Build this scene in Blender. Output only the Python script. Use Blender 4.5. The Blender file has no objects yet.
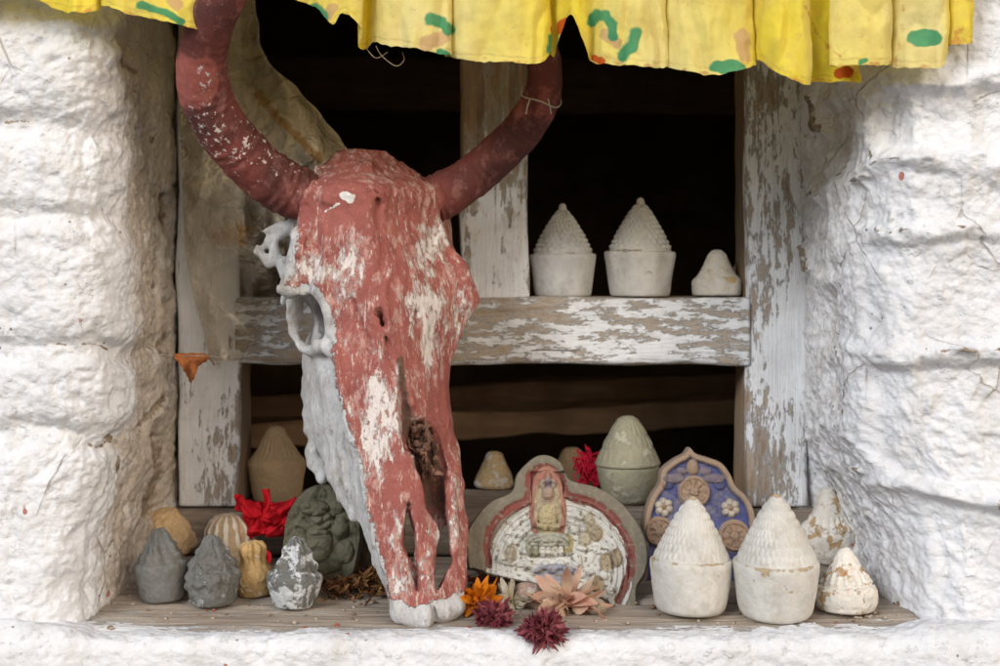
import bpy, math, random
import numpy as np
from mathutils import Vector

random.seed(7); RNG = np.random.default_rng(11)
D0, F, HOR = 1.3, 1300.0, 285.0          # camera distance to the wall face, focal length in picture units, horizon row
sc = bpy.context.scene
COL = sc.collection

# ------------------------------------------------------------------ camera geometry helpers
def S(Y): return (Y + D0) / F
def P(px, py, Y):
    s = (np.asarray(Y, float) + D0) / F
    return np.stack([(np.asarray(px, float) - 500) * s, np.asarray(Y, float) + 0 * s, (HOR - np.asarray(py, float)) * s], -1)
def proj(V):
    s = (V[..., 1] + D0) / F
    return 500 + V[..., 0] / s, HOR - V[..., 2] / s

# ------------------------------------------------------------------ noise
_perm = RNG.permutation(256); _perm = np.concatenate([_perm, _perm, _perm])
_g = RNG.normal(size=(256, 3)); _g /= np.linalg.norm(_g, axis=1)[:, None]
def pn(p, scale=1.0, seed=0):
    p = np.asarray(p, float) * scale + seed * 17.31
    sh = p.shape[:-1]; p = p.reshape(-1, 3)
    i = np.floor(p).astype(int); f = p - i; i &= 255
    u = f * f * f * (f * (f * 6 - 15) + 10)
    r = 0
    for dx in (0, 1):
        for dy in (0, 1):
            for dz in (0, 1):
                h = _perm[_perm[_perm[(i[:, 0] + dx) & 255] + ((i[:, 1] + dy) & 255)] + ((i[:, 2] + dz) & 255)]
                g = _g[h]
                d = g[:, 0] * (f[:, 0] - dx) + g[:, 1] * (f[:, 1] - dy) + g[:, 2] * (f[:, 2] - dz)
                w = (u[:, 0] if dx else 1 - u[:, 0]) * (u[:, 1] if dy else 1 - u[:, 1]) * (u[:, 2] if dz else 1 - u[:, 2])
                r = r + w * d
    return (r * 1.5).reshape(sh)
def fbm(p, scale, octv=4, seed=0, gain=.5):
    r = 0; a = 1.0; n = 0
    for o in range(octv):
        r = r + a * pn(p, scale * 2 ** o, seed + o); n += a; a *= gain
    return r / n
def sstep(x, a, b):
    t = np.clip((x - a) / (b - a), 0, 1); return t * t * (3 - 2 * t)

# ------------------------------------------------------------------ mesh helpers
def mesh_np(name, V, Q, attrs=None, smooth=True, T=None):
    V = np.asarray(V, float).reshape(-1, 3); Q = np.asarray(Q, int).reshape(-1, 4)
    nt_ = 0 if T is None else len(T)
    me = bpy.data.meshes.new(name)
    me.vertices.add(len(V)); me.vertices.foreach_set('co', V.ravel())
    loops = Q.ravel(); starts = np.arange(len(Q)) * 4
    if nt_:
        T = np.asarray(T, int); starts = np.concatenate([starts, len(Q) * 4 + np.arange(nt_) * 3]); loops = np.concatenate([loops, T.ravel()])
    me.loops.add(len(loops)); me.loops.foreach_set('vertex_index', loops.astype(np.int32))
    me.polygons.add(len(starts)); me.polygons.foreach_set('loop_start', starts.astype(np.int32))
    me.update(calc_edges=True); me.validate()
    if smooth: me.polygons.foreach_set('use_smooth', np.ones(len(me.polygons), bool))
    for k, v in (attrs or {}).items():
        v = np.asarray(v, np.float32)
        if v.ndim > 1 and v.shape[-1] in (3, 4):
            v = v.reshape(-1, v.shape[-1])
            if v.shape[1] == 3: v = np.concatenate([v, np.ones((len(v), 1), np.float32)], 1)
            a = me.attributes.new(k, 'FLOAT_COLOR', 'POINT'); a.data.foreach_set('color', v.ravel())
        else:
            a = me.attributes.new(k, 'FLOAT', 'POINT'); a.data.foreach_set('value', v.ravel())
    me.update()
    return me
def add(name, me, mat, parent=None, loc=None):
    o = bpy.data.objects.new(name, me); COL.objects.link(o)
    if mat: me.materials.append(mat)
    if parent: o.parent = parent
    if loc is not None: o.location = loc
    return o
def thing(name, label, cat, loc=(0, 0, 0), group=None, kind=None):
    o = bpy.data.objects.new(name, None); COL.objects.link(o); o.location = loc
    o.empty_display_size = .02
    return tag(o, label, cat, group, kind)
def tag(o, label=None, cat=None, group=None, kind=None):
    if label: o['label'] = label
    if cat: o['category'] = cat
    if group: o['group'] = group
    if kind: o['kind'] = kind
    return o
def grid_faces(n, m, wrap=False):
    i, j = np.meshgrid(np.arange(n - 1), np.arange(m if wrap else m - 1), indexing='ij')
    j2 = (j + 1) % m
    return np.stack([i * m + j, i * m + j2, (i + 1) * m + j2, (i + 1) * m + j], -1).reshape(-1, 4)
def loft(V, cap=True):
    """V[n,m,3]: closed sections of m points; returns verts, quads, tris"""
    n, m, _ = V.shape
    Q = grid_faces(n, m, True); verts = V.reshape(-1, 3); T = []
    if cap:
        verts = np.concatenate([verts, V[0].mean(0)[None], V[-1].mean(0)[None]])
        a, b = n * m, n * m + 1
        j = np.arange(m); T = np.concatenate([np.stack([np.full(m, a), (j + 1) % m, j], 1), np.stack([np.full(m, b), (n - 1) * m + j, (n - 1) * m + (j + 1) % m], 1)])
    return verts, Q, T
def catmull(pts, n, closed=False):
    pts = np.asarray(pts, float); k = len(pts)
    if closed:
        t = np.arange(n) / n * k; i = np.floor(t).astype(int); idx = lambda o: (i + o) % k
    else:
        t = np.linspace(0, k - 1, n); i = np.minimum(np.floor(t).astype(int), k - 2); idx = lambda o: np.clip(i + o, 0, k - 1)
    f = (t - i)[:, None]
    a, b, c, d = pts[idx(-1)], pts[idx(0)], pts[idx(1)], pts[idx(2)]
    return .5 * (2 * b + (c - a) * f + (2 * a - 5 * b + 4 * c - d) * f * f + (3 * b - a - 3 * c + d) * f ** 3)
def tube(path, radii, m=16, ell=1.0):
    path = np.asarray(path, float); n = len(path); radii = np.broadcast_to(radii, (n,))
    tan = np.gradient(path, axis=0); tan /= np.linalg.norm(tan, axis=1)[:, None] + 1e-12
    ref = np.array([.13, 1, .21]); nrm = np.zeros_like(path); r = ref
    for k in range(n):
        r = r - tan[k] * (r @ tan[k]); r = r / (np.linalg.norm(r) + 1e-12); nrm[k] = r
    bi = np.cross(tan, nrm); th = np.arange(m) / m * 2 * np.pi
    return path[:, None] + radii[:, None, None] * (np.cos(th)[None, :, None] * nrm[:, None] + ell * np.sin(th)[None, :, None] * bi[:, None])
def normals_grid(V, wrap=False):
    du = np.gradient(V, axis=0)
    dv = (np.roll(V, -1, 1) - np.roll(V, 1, 1)) if wrap else np.gradient(V, axis=1)
    n = np.cross(du, dv); return n / (np.linalg.norm(n, axis=-1, keepdims=True) + 1e-12)
def merge(parts):
    Vs, Qs, Ts, o = [], [], [], 0
    for p in parts:
        V, Q = p[0].reshape(-1, 3), p[1]; T = p[2] if len(p) > 2 else []
        Vs.append(V); Qs.append(np.asarray(Q, int).reshape(-1, 4) + o)
        if len(T): Ts.append(np.asarray(T, int) + o)
        o += len(V)
    return np.concatenate(Vs), np.concatenate(Qs), (np.concatenate(Ts) if Ts else None)

def surface_nets(G, org, h):
    ins = G < 0
    c = [ins[a:G.shape[0] - 1 + a, b:G.shape[1] - 1 + b, d:G.shape[2] - 1 + d] for a in (0, 1) for b in (0, 1) for d in (0, 1)]
    any_ = np.zeros_like(c[0]); all_ = np.ones_like(c[0])
    for x in c: any_ |= x; all_ &= x
    act = any_ & ~all_
    I = np.argwhere(act); M = len(I)
    vid = -np.ones(act.shape, np.int64); vid[act] = np.arange(M)
    acc = np.zeros((M, 3)); cnt = np.zeros(M)
    cor = [(a, b, d) for a in (0, 1) for b in (0, 1) for d in (0, 1)]
    for A in cor:
        for ax in range(3):
            if A[ax] == 0:
                B = list(A); B[ax] = 1
                fa = G[I[:, 0] + A[0], I[:, 1] + A[1], I[:, 2] + A[2]]; fb = G[I[:, 0] + B[0], I[:, 1] + B[1], I[:, 2] + B[2]]
                m = (fa < 0) != (fb < 0); t = fa[m] / (fa[m] - fb[m])
                q = np.tile(np.array(A, float), (m.sum(), 1)); q[:, ax] = t
                acc[m] += q; cnt[m] += 1
    V = (I + acc / cnt[:, None]) * h + org
    Q = []
    for ax in range(3):
        sl0 = [slice(1, -1)] * 3; sl1 = [slice(1, -1)] * 3
        sl0[ax] = slice(0, -1); sl1[ax] = slice(1, None)
        a = ins[tuple(sl0)]; b = ins[tuple(sl1)]
        E = np.argwhere(a != b); sgn = a[a != b]
        off = np.ones(3, int); off[ax] = 0; E = E + off
        u, w = [(1, 2), (2, 0), (0, 1)][ax]
        def cell(du, dw):
            e = E.copy(); e[:, u] -= du; e[:, w] -= dw
            return vid[e[:, 0], e[:, 1], e[:, 2]]
        q = np.stack([cell(1, 1), cell(0, 1), cell(0, 0), cell(1, 0)], 1)
        q[~sgn] = q[~sgn][:, ::-1]; Q.append(q)
    return V, np.concatenate(Q)

# ------------------------------------------------------------------ material helpers
class Mat:
    def __init__(s, name, rough=.8, spec=.25):
        s.m = bpy.data.materials.new(name); s.m.use_nodes = True; s.nt = s.m.node_tree
        s.b = s.nt.nodes['Principled BSDF']; s.out = s.nt.nodes['Material Output']
        s.b.inputs['Roughness'].default_value = rough; s.b.inputs['Specular IOR Level'].default_value = spec
        s.tc = s.nt.nodes.new('ShaderNodeTexCoord')
    def set(s, sock, v):
        if isinstance(v, bpy.types.NodeSocket): s.nt.links.new(v, sock)
        elif v is not None:
            if hasattr(sock.default_value, '__len__') and len(sock.default_value) == 4 and hasattr(v, '__len__') and len(v) == 3: v = (*v, 1)
            sock.default_value = v
    def vec(s, scale=(1, 1, 1), loc=(0, 0, 0)):
        n = s.nt.nodes.new('ShaderNodeMapping'); s.nt.links.new(s.tc.outputs['Object'], n.inputs[0])
        n.inputs['Scale'].default_value = scale; n.inputs['Location'].default_value = loc; return n.outputs[0]
    def noise(s, scale, detail=4, rough=.55, vec=None, dist=0):
        n = s.nt.nodes.new('ShaderNodeTexNoise'); s.set(n.inputs['Vector'], vec or s.vec())
        n.inputs['Scale'].default_value = scale; n.inputs['Detail'].default_value = detail
        n.inputs['Roughness'].default_value = rough; n.inputs['Distortion'].default_value = dist; return n.outputs['Fac']
    def voro(s, scale, vec=None, feature='F1', out='Distance', rnd=1):
        n = s.nt.nodes.new('ShaderNodeTexVoronoi'); n.feature = feature; s.set(n.inputs['Vector'], vec or s.vec())
        n.inputs['Scale'].default_value = scale; n.inputs['Randomness'].default_value = rnd; return n.outputs[out]
    def thr(s, f, lo, hi, a=0, b=1):
        n = s.nt.nodes.new('ShaderNodeMapRange'); s.set(n.inputs[0], f)
        for k, v in ((1, lo), (2, hi), (3, a), (4, b)): s.set(n.inputs[k], v)
        return n.outputs[0]
    def math(s, op, a, b=None):
        n = s.nt.nodes.new('ShaderNodeMath'); n.operation = op; s.set(n.inputs[0], a); s.set(n.inputs[1], b); return n.outputs[0]
    def mix(s, f, a, b, mode='MIX'):
        n = s.nt.nodes.new('ShaderNodeMix'); n.data_type = 'RGBA'; n.blend_type = mode
        s.set(n.inputs[0], f); s.set(n.inputs[6], a); s.set(n.inputs[7], b); return n.outputs[2]
    def attr(s, name, out='Fac'):
        n = s.nt.nodes.new('ShaderNodeAttribute'); n.attribute_name = name; return n.outputs[out]
    def bump(s, h, dist=.002, strength=1, prev=None):
        n = s.nt.nodes.new('ShaderNodeBump'); s.set(n.inputs['Height'], h); n.inputs['Distance'].default_value = dist
        n.inputs['Strength'].default_value = strength
        if prev is not None: s.set(n.inputs['Normal'], prev)
        return n.outputs[0]
    def done(s, col, normal=None, rough=None):
        s.set(s.b.inputs['Base Color'], col)
        if normal is not None: s.set(s.b.inputs['Normal'], normal)
        if rough is not None: s.set(s.b.inputs['Roughness'], rough)
        return s.m

def mat_whitewash():
    m = Mat('whitewash', .9, .15)
    n1 = m.noise(5, 5); n2 = m.noise(34, 4, .52, m.vec((1, 1, 1.25))); n3 = m.noise(140, 4, .55, m.vec((.7, .7, 1)))
    col = m.mix(m.thr(n1, .35, .7), (.72, .73, .755), (.64, .645, .665))
    col = m.mix(m.thr(n2, .53, .72, 0, .5), col, (.57, .555, .53)); col = m.mix(m.thr(m.noise(14, 6, .7, m.vec((1, 1, .6), (4, 2, 1))), .50, .70, 0, .6), col, (.56, .56, .565))
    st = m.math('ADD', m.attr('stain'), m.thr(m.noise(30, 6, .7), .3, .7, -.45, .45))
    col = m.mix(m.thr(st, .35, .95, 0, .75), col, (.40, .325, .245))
    dirt = m.math('ADD', m.attr('dirt'), m.thr(m.noise(70, 5, .7), .3, .7, -.5, .5))
    col = m.mix(m.thr(dirt, .45, .7), col, m.mix(m.thr(m.noise(90, 4, .7), .4, .6), (.19, .145, .105), (.34, .285, .22)))
    ck = m.math('MULTIPLY', m.thr(m.voro(10, m.vec((1, 1, .8)), 'DISTANCE_TO_EDGE'), .004, .012, 1, 0), m.thr(m.noise(7, 4, .6, m.vec((1, 1, 1), (2, 9, 4))), .52, .6))
    col = m.mix(m.math('MULTIPLY', ck, m.math('MULTIPLY', m.attr('crack'), .5)), col, (.30, .25, .20))
    col = m.mix(m.thr(m.noise(30, 5, .65, m.vec((1, 1, .10), (6, 6, 6))), .56, .72, 0, .38), col, (.47, .43, .38))
    # spatters of red paint and small brown chips
    v = m.vec((1, 1, .55)); d = m.voro(34, v); pick = m.nt.nodes.new('ShaderNodeSeparateColor')
    m.set(pick.inputs[0], m.voro(34, v, out='Color'))
    spot = m.math('MULTIPLY', m.thr(m.math('ADD', d, m.thr(m.noise(120, 3), .3, .7, -.06, .06)), .07, .1, 1, 0), m.thr(m.math('ADD', pick.outputs[0], m.thr(m.noise(7, 2), .35, .65, -.25, .15)), .70, .71))
    col = m.mix(m.math('MULTIPLY', spot, .85), col, (.33, .075, .045))
    d2 = m.voro(75); pk2 = m.nt.nodes.new('ShaderNodeSeparateColor'); m.set(pk2.inputs[0], m.voro(75, out='Color'))
    s2 = m.math('MULTIPLY', m.thr(d2, .09, .13, 1, 0), m.thr(m.math('ADD', pk2.outputs[1], m.thr(m.noise(9, 2, .5, m.vec((1, 1, 1), (3, 3, 3))), .35, .65, -.3, .12)), .84, .85))
    col = m.mix(m.math('MULTIPLY', s2, .8), col, (.16, .12, .09))
    b = m.bump(n2, .010, .6); b = m.bump(n3, .0025, .6, b); b = m.bump(m.noise(380, 3, .6), .0008, .5, b); b = m.bump(m.thr(m.noise(60, 5, .7, m.vec((1, 1, 1), (7, 3, 2))), .60, .66), .0016, .6, b); b = m.bump(s2, .002, .5, b); b = m.bump(m.math('MULTIPLY', ck, m.math('MULTIPLY', m.attr('crack'), -1.0)), .003, .7, b)
    return m.done(col, b)

def mat_wood(name, axis, cover=.5, base=(.37, .255, .16), base2=(.22, .145, .095), white=(.74, .75, .77), edge=False):
    m = Mat(name, .8, .2)
    sc_ = {'X': (.07, 1, 1), 'Z': (1, 1, .07), 'XS': (.07, 1, 1)}[axis]; sf = {'X': (.3, 1, 1), 'Z': (1, 1, .3), 'XS': (.35, 1, 1)}[axis]
    g = m.noise(130, 5, .65, m.vec(sc_)); g2 = m.noise(420, 3, .6, m.vec(sc_)); big = m.noise(9, 3)
    wood = m.mix(m.thr(g, .35, .65), base2, base); wood = m.mix(m.thr(g2, .5, .75, 0, .5), wood, (.38, .31, .235))
    wood = m.mix(m.thr(big, .45, .7, 0, .5), wood, (.25, .225, .2))
    p1 = m.noise(90, 9, .80, m.vec(sf)); p2 = m.noise(11, 3, .5, m.vec(sf, (3, 1, 2)))
    cov = m.math('ADD', m.math('ADD', p1, m.thr(p2, .25, .75, -.16, .16)), m.thr(g, .35, .65, -.05, .05))
    cov = m.math('ADD', cov, m.attr('cover'))
    k = 1 - cover
    pm = m.thr(cov, k - .012, k + .012)
    thin = m.thr(cov, k - .14, k, 0, .6)
    col = m.mix(thin, wood, (.50, .48, .45))
    wc = m.mix(m.thr(m.noise(20, 4), .4, .7), white, tuple(x * .82 for x in white))
    wc = m.mix(m.thr(m.noise(60, 5), .55, .8, 0, .5), wc, (.5, .43, .34))
    col = m.mix(pm, col, wc)
    crack = m.thr(m.noise(150, 4, .6, m.vec(tuple(x * (.25 if x < 1 else 1) for x in sc_), (5, 5, 5))), .67, .70, 0, .8); col = m.mix(crack, col, (.09, .065, .05))
    col = m.mix(m.thr(m.noise(260, 5, .7, m.vec(sf, (1, 8, 2))), .60, .68, 0, .55), col, (.33, .25, .18))
    blue = m.thr(m.math('ADD', m.noise(24, 4, .6, m.vec(sf, (9, 4, 1))), m.attr('blue')), .74, .8, 0, .75)
    col = m.mix(blue, col, (.17, .2, .4))
    b = m.bump(g, .004, .7); b = m.bump(m.math('MULTIPLY', crack, -1.0), .004, .8, b); b = m.bump(g2, .0012, .5, b); b = m.bump(pm, .0012, .7, b); b = m.bump(p1, .003, .3, b)
    return m.done(col, b)

def mat_darkwood(name, c1, c2):
    m = Mat(name, .85, .15); g = m.noise(60, 5, .65, m.vec((.08, 1, 1)))
    col = m.mix(m.thr(g, .3, .7), c1, c2); col = m.mix(m.thr(m.noise(12, 4), .5, .7, 0, .5), col, tuple(x * .6 for x in c1))
    return m.done(col, m.bump(g, .006, .8))

def mat_clay(name, base, paint, cover, scale=40, base2=None, spots=None, rough=.88, grain=.4):
    m = Mat(name, rough, .18)
    base2 = base2 or tuple(x * .72 for x in base)
    n1 = m.noise(22, 5, .6); n2 = m.noise(scale, 6, .66); n3 = m.noise(320, 4, .6)
    clay = m.mix(m.thr(n1, .35, .65), base, base2); clay = m.mix(m.thr(n3, .45, .75, 0, .35), clay, tuple(min(1, x * 1.45) for x in base))
    c = m.math('ADD', n2, m.attr('cover')); k = 1 - cover
    pm = m.thr(c, k - .02, k + .02)
    pc = m.mix(m.thr(m.noise(28, 5, .65), .4, .7), paint, tuple(x * .78 for x in paint))
    pc = m.mix(m.thr(m.noise(75, 5, .7), .5, .75, 0, .5), pc, base); pc = m.mix(m.thr(m.noise(48, 6, .75, m.vec((1, 1, .7), (2, 5, 1))), .54, .64, 0, .45), pc, tuple(x * .6 for x in paint))
    col = m.mix(m.math('MULTIPLY', pm, .96), clay, pc)
    if spots:
        d = m.voro(60); pk = m.nt.nodes.new('ShaderNodeSeparateColor'); m.set(pk.inputs[0], m.voro(60, out='Color'))
        col = m.mix(m.math('MULTIPLY', m.thr(d, .12, .2, 1, 0), m.thr(pk.outputs[0], .86, .87)), col, spots)
    b = m.bump(n2, .004, grain); b = m.bump(n3, .0012, .5, b); b = m.bump(pm, .0007, .6, b)
    return m.done(col, b)

def mat_vcol(name, rough=.85, wear=(.42, .36, .28), amount=.35, grain=.5, scale=70):
    m = Mat(name, rough, .2)
    c = m.attr('Col', 'Color'); n = m.noise(scale, 6, .68); n2 = m.noise(300, 4)
    col = m.mix(m.thr(n, .5, .68, 0, amount), c, wear)
    col = m.mix(m.thr(m.noise(25, 4), .4, .7, 0, .25), col, tuple(x * .5 for x in wear))
    b = m.bump(n, .003, grain); b = m.bump(n2, .001, .5, b)
    return m.done(col, b)

def mat_skull():
    m = Mat('flaking_red_paint', .72, .3)
    fine = m.noise(140, 6, .7); mid = m.noise(45, 6, .7, m.vec((1, 1, .6))); v = m.vec((1, 1, .5), (.3, .7, .1))
    bone = m.mix(m.thr(m.noise(30, 6, .7), .35, .65), (.56, .56, .565), (.36, .35, .34))
    bone = m.mix(m.thr(mid, .52, .68, 0, .7), bone, (.31, .27, .23)); bone = m.mix(m.thr(m.noise(75, 7, .75, m.vec((1, 1, .4), (5, 1, 2))), .58, .64, 0, .7), bone, (.66, .655, .65))
    r = m.mix(m.thr(m.noise(18, 5, .65), .35, .65), (.335, .105, .084), (.255, .076, .064))
    r = m.mix(m.thr(fine, .55, .75, 0, .35), r, (.43, .16, .125))
    pinkn = m.noise(80, 8, .76, v)
    d = m.attr('flake')
    f1 = m.math('ADD', pinkn, d)
    r = m.mix(m.thr(f1, .515, .60, 0, .75), r, (.54, .32, .275))
    wh = m.math('ADD', m.math('MULTIPLY', m.math('ADD', m.noise(150, 8, .78, m.vec((1, 1, .34), (1, 2, 3))), pinkn), .5), d)
    wm = m.thr(wh, .575, .605)
    col = m.mix(wm, r, (.68, .62, .585)); col = m.mix(m.thr(m.math('ADD', m.noise(230, 6, .7, m.vec((1, 1, .16), (2, 2, 8))), m.math('MULTIPLY', d, .6)), .60, .64, 0, .85), col, (.62, .53, .49))
    rm = m.thr(m.math('ADD', m.attr('red'), m.math('ADD', m.thr(mid, .25, .75, -.5, .5), m.thr(fine, .3, .7, -.25, .25))), -.04, .04)
    col = m.mix(rm, bone, col)
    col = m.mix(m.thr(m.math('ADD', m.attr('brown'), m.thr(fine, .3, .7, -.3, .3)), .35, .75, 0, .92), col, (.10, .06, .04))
    col = m.mix(m.thr(m.attr('drop'), .45, .55), col, (.72, .70, .66))
    b = m.bump(mid, .006, .6); b = m.bump(m.noise(95, 6, .7, m.vec((1, 1, .25))), .004, .6, b); b = m.bump(fine, .002, .7, b); b = m.bump(m.math('ADD', rm, m.math('MULTIPLY', wm, -.7)), .0012, .8, b)
    return m.done(col, b)

def mat_horn():
    m = Mat('red_painted_horn', .74, .25)
    fine = m.noise(150, 6, .7); mid = m.noise(40, 6, .68)
    col = m.mix(m.thr(m.noise(14, 5), .38, .62), (.185, .050, .041), (.085, .030, .027))
    col = m.mix(m.thr(m.math('ADD', m.attr('bright'), m.thr(mid, .3, .7, -.3, .3)), .4, .6, 0, .85), col, (.34, .10, .08))
    col = m.mix(m.thr(m.noise(70, 7, .75, m.vec((1, 1, .6))), .52, .64, 0, .5), col, (.34, .155, .135))
    wh = m.math('ADD', m.noise(150, 6, .66), m.attr('flake'))
    col = m.mix(m.thr(wh, .60, .63, 0, .9), col, (.62, .56, .54))
    b = m.bump(mid, .003, .6); b = m.bump(fine, .0015, .6, b); b = m.bump(m.attr('ring'), .0018, .8, b)
    return m.done(col, b)

def mat_cloth():
    m = Mat('dyed_cotton', .85, .1)
    c = m.attr('Col', 'Color')
    weave = m.noise(900, 2, .6); n = m.noise(30, 5, .65)
    col = m.mix(m.thr(n, .48, .75, 0, .5), c, (.60, .41, .16)); col = m.mix(m.thr(m.noise(75, 6, .75), .60, .68, 0, .45), col, (.50, .30, .12))
    col = m.mix(m.thr(m.math('ADD', m.attr('tan'), m.thr(n, .3, .7, -.2, .2)), .4, .6, 0, .75), col, (.60, .36, .20))
    col = m.mix(m.thr(m.math('ADD', m.attr('rust'), m.thr(m.noise(70, 4), .3, .7, -.4, .4)), .4, .7, 0, .65), col, (.50, .17, .05))
    col = m.mix(m.math('MULTIPLY', m.attr('hem'), .55), col, (.42, .25, .05)); gn = m.math('ADD', m.attr('green'), m.thr(m.noise(120, 4, .7), .3, .7, -.12, .12)); col = m.mix(m.thr(gn, .36, .62, 0, .93), col, m.mix(m.thr(n, .4, .65), (.025, .27, .13), (.07, .33, .15)))
    col = m.mix(m.thr(m.attr('orange'), .42, .58), col, (.62, .12, .02))
    b = m.bump(weave, .0004, .25); b = m.bump(m.noise(34, 4, .6, m.vec((1, 1, .22))), .006, .5, b); b = m.bump(m.noise(45, 4, .6, m.vec((1, 1, 1)), 1), .003, .35, b)
    m.done(col, b)
    t = m.nt.nodes.new('ShaderNodeBsdfTranslucent'); m.set(t.inputs[0], col)
    mx = m.nt.nodes.new('ShaderNodeMixShader'); mx.inputs[0].default_value = .28
    m.nt.links.new(m.b.outputs[0], mx.inputs[1]); m.nt.links.new(t.outputs[0], mx.inputs[2]); m.nt.links.new(mx.outputs[0], m.out.inputs[0])
    return m.m

def mat_plastic():
    m = Mat('grimy_film', .2, .8)
    n = m.noise(14, 5, .6); col = m.mix(m.thr(n, .35, .7), (.76, .67, .52), (.52, .42, .29))
    col = m.mix(m.thr(m.math('ADD', m.attr('ochre'), m.thr(m.noise(60, 5, .7), .3, .7, -.35, .35)), .4, .75, 0, .8), col, (.48, .25, .06))
    b = m.bump(m.noise(22, 3, .5, None, 2.5), .014, .9); b = m.bump(m.noise(60, 3, .5, None, 3), .005, .8, b)
    m.done(col, b)
    t = m.nt.nodes.new('ShaderNodeBsdfTransparent'); t.inputs[0].default_value = (.92, .88, .8, 1)
    mx = m.nt.nodes.new('ShaderNodeMixShader'); m.set(mx.inputs[0], m.math('ADD', m.attr('dense'), m.thr(n, .3, .7, -.12, .12)))
    m.nt.links.new(t.outputs[0], mx.inputs[1]); m.nt.links.new(m.b.outputs[0], mx.inputs[2]); m.nt.links.new(mx.outputs[0], m.out.inputs[0])
    return m.m

def mat_simple(name, c1, c2, scale=60, rough=.8, bump=.002, trans=0):
    m = Mat(name, rough, .2); n = m.noise(scale, 5, .6)
    col = m.mix(m.thr(n, .35, .65), c1, c2); m.done(col, m.bump(n, bump, .6) if bump else None)
    if trans:
        t = m.nt.nodes.new('ShaderNodeBsdfTranslucent'); m.set(t.inputs[0], col)
        mx = m.nt.nodes.new('ShaderNodeMixShader'); mx.inputs[0].default_value = trans
        m.nt.links.new(m.b.outputs[0], mx.inputs[1]); m.nt.links.new(t.outputs[0], mx.inputs[2]); m.nt.links.new(mx.outputs[0], m.out.inputs[0])
    return m.m

WASH = mat_whitewash()

# ------------------------------------------------------------------ ledge geometry
ZL0, SL = -.3476, .0866
def zl(Y): return ZL0 + (Y + .02) * SL
def ledgeY(py):
    k = py - HOR
    return (F * (-ZL0 - .02 * SL) - D0 * k) / (k + F * SL)
ZR = -.2693                                 # top of the frame's bottom rail
def railY(py): return -ZR * F / (py - HOR) - D0
ZT = -.0145                                 # top of the cross rail
FY = .27                                    # front of the window frame

# ------------------------------------------------------------------ masonry
def groove(px, py, pts, width):
    pts = np.asarray(pts, float); best = np.full(px.shape, 1e9)
    for a, b in zip(pts[:-1], pts[1:]):
        d = b - a; t = np.clip(((px - a[0]) * d[0] + (py - a[1]) * d[1]) / (d @ d), 0, 1)
        best = np.minimum(best, np.hypot(px - a[0] - t * d[0], py - a[1] - t * d[1]))
    return np.exp(-(best / width) ** 2)
def blocks_h(px, py, blocks, soft=10):
    best = np.zeros(px.shape)
    for x0, y0, x1, y1, hgt, r in blocks:
        qx = np.abs(px - (x0 + x1) / 2) - (x1 - x0) / 2 + r; qy = np.abs(py - (y0 + y1) / 2) - (y1 - y0) / 2 + r
        d = np.hypot(np.maximum(qx, 0), np.maximum(qy, 0)) + np.minimum(np.maximum(qx, qy), 0) - r
        best = np.maximum(best, hgt * (.7 * sstep(-d, -2, soft) + .3 * sstep(-d, 5, 45)))
    return best
def wall_sheet(plan, zs, grooves, holes, seed, reveal_side, flip=False, blocks=()):
    plan = np.asarray(plan, float)
    V = np.zeros((len(zs), len(plan), 3)); V[..., 0] = plan[:, 0]; V[..., 1] = plan[:, 1]; V[..., 2] = zs[:, None]
    n = normals_grid(V)
    if n[0, 0, 1] > 0 or (abs(n[0, 0, 1]) < 1e-6): n = n * np.sign(-n[len(zs) // 2, 0 if not flip else -1, 1] or 1)
    px, py = proj(V)
    wx = px + 5 * pn(V, 18, seed + 5); wy = py + 9 * pn(V, 14, seed + 6) + 4 * pn(V, 45, seed + 9)
    d = .012 * fbm(V, 7, 2, seed) + .0055 * fbm(V, 22, 3, seed + 2, .5) + .0030 * fbm(V, 80, 3, seed + 3, .6)
    d -= .0065 * np.clip(pn(V, 62, seed + 40) - .22, 0, 1) + .005 * np.clip(fbm(V * np.array([1, 1, 1.3]), 38, 3, seed + 41) - .12, 0, 1)
    d += .0026 * np.clip(1 - 5 * np.abs(pn(V, 21, seed + 42)), 0, 1) * -1 * sstep(pn(V, 6, seed + 43), -.1, .3)
    d += .0018 * fbm(V, 170, 3, seed + 7) + .0035 * np.clip(pn(V, 26, seed + 8), 0, 1)
    wx2 = wx + 7 * pn(V, 11, seed + 31); wy2 = wy + 8 * pn(V, 8, seed + 32)
    d += blocks_h(wx2, wy2, blocks, 17 if reveal_side < 0 else 11) * (.85 if reveal_side < 0 else 1) - .006
    dirt = np.full(px.shape, -.35)
    for pts, w, depth in grooves:
        g = groove(wx, wy, pts, w * 1.15); vis = .45 + .75 * sstep(pn(V, 9, seed + 12), -.4, .4); d -= depth * g * .55 * vis; dirt = np.maximum(dirt, 1.0 * groove(wx, wy, pts, 2.6) * sstep(pn(V, 26, seed + 44), .10, .35) - .35)
    for pts, w, depth in holes:
        g = groove(wx, wy, pts, w); d -= depth * g; dirt = np.maximum(dirt, g * 1.25 - .3)
    dy = V[..., 1]
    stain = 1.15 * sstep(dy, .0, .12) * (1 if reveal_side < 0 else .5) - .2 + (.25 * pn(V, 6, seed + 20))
    V2 = V + n * d[..., None]
    V2[..., 0] += reveal_side * (.050 if reveal_side > 0 else .022) * sstep(py, 420, 545) * (.85 + .15 * (1 - sstep(dy, .16, .27)))  * sstep(.30 - dy, 0, .04) * (1 - sstep(np.abs(V[..., 0]), .42, .85))
    return V2, dirt, stain
zfine = np.arange(-.375, .345, .0016)
zs = np.concatenate([np.linspace(-1.4, -.38, 14), zfine, np.linspace(.35, .95, 10)])
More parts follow.
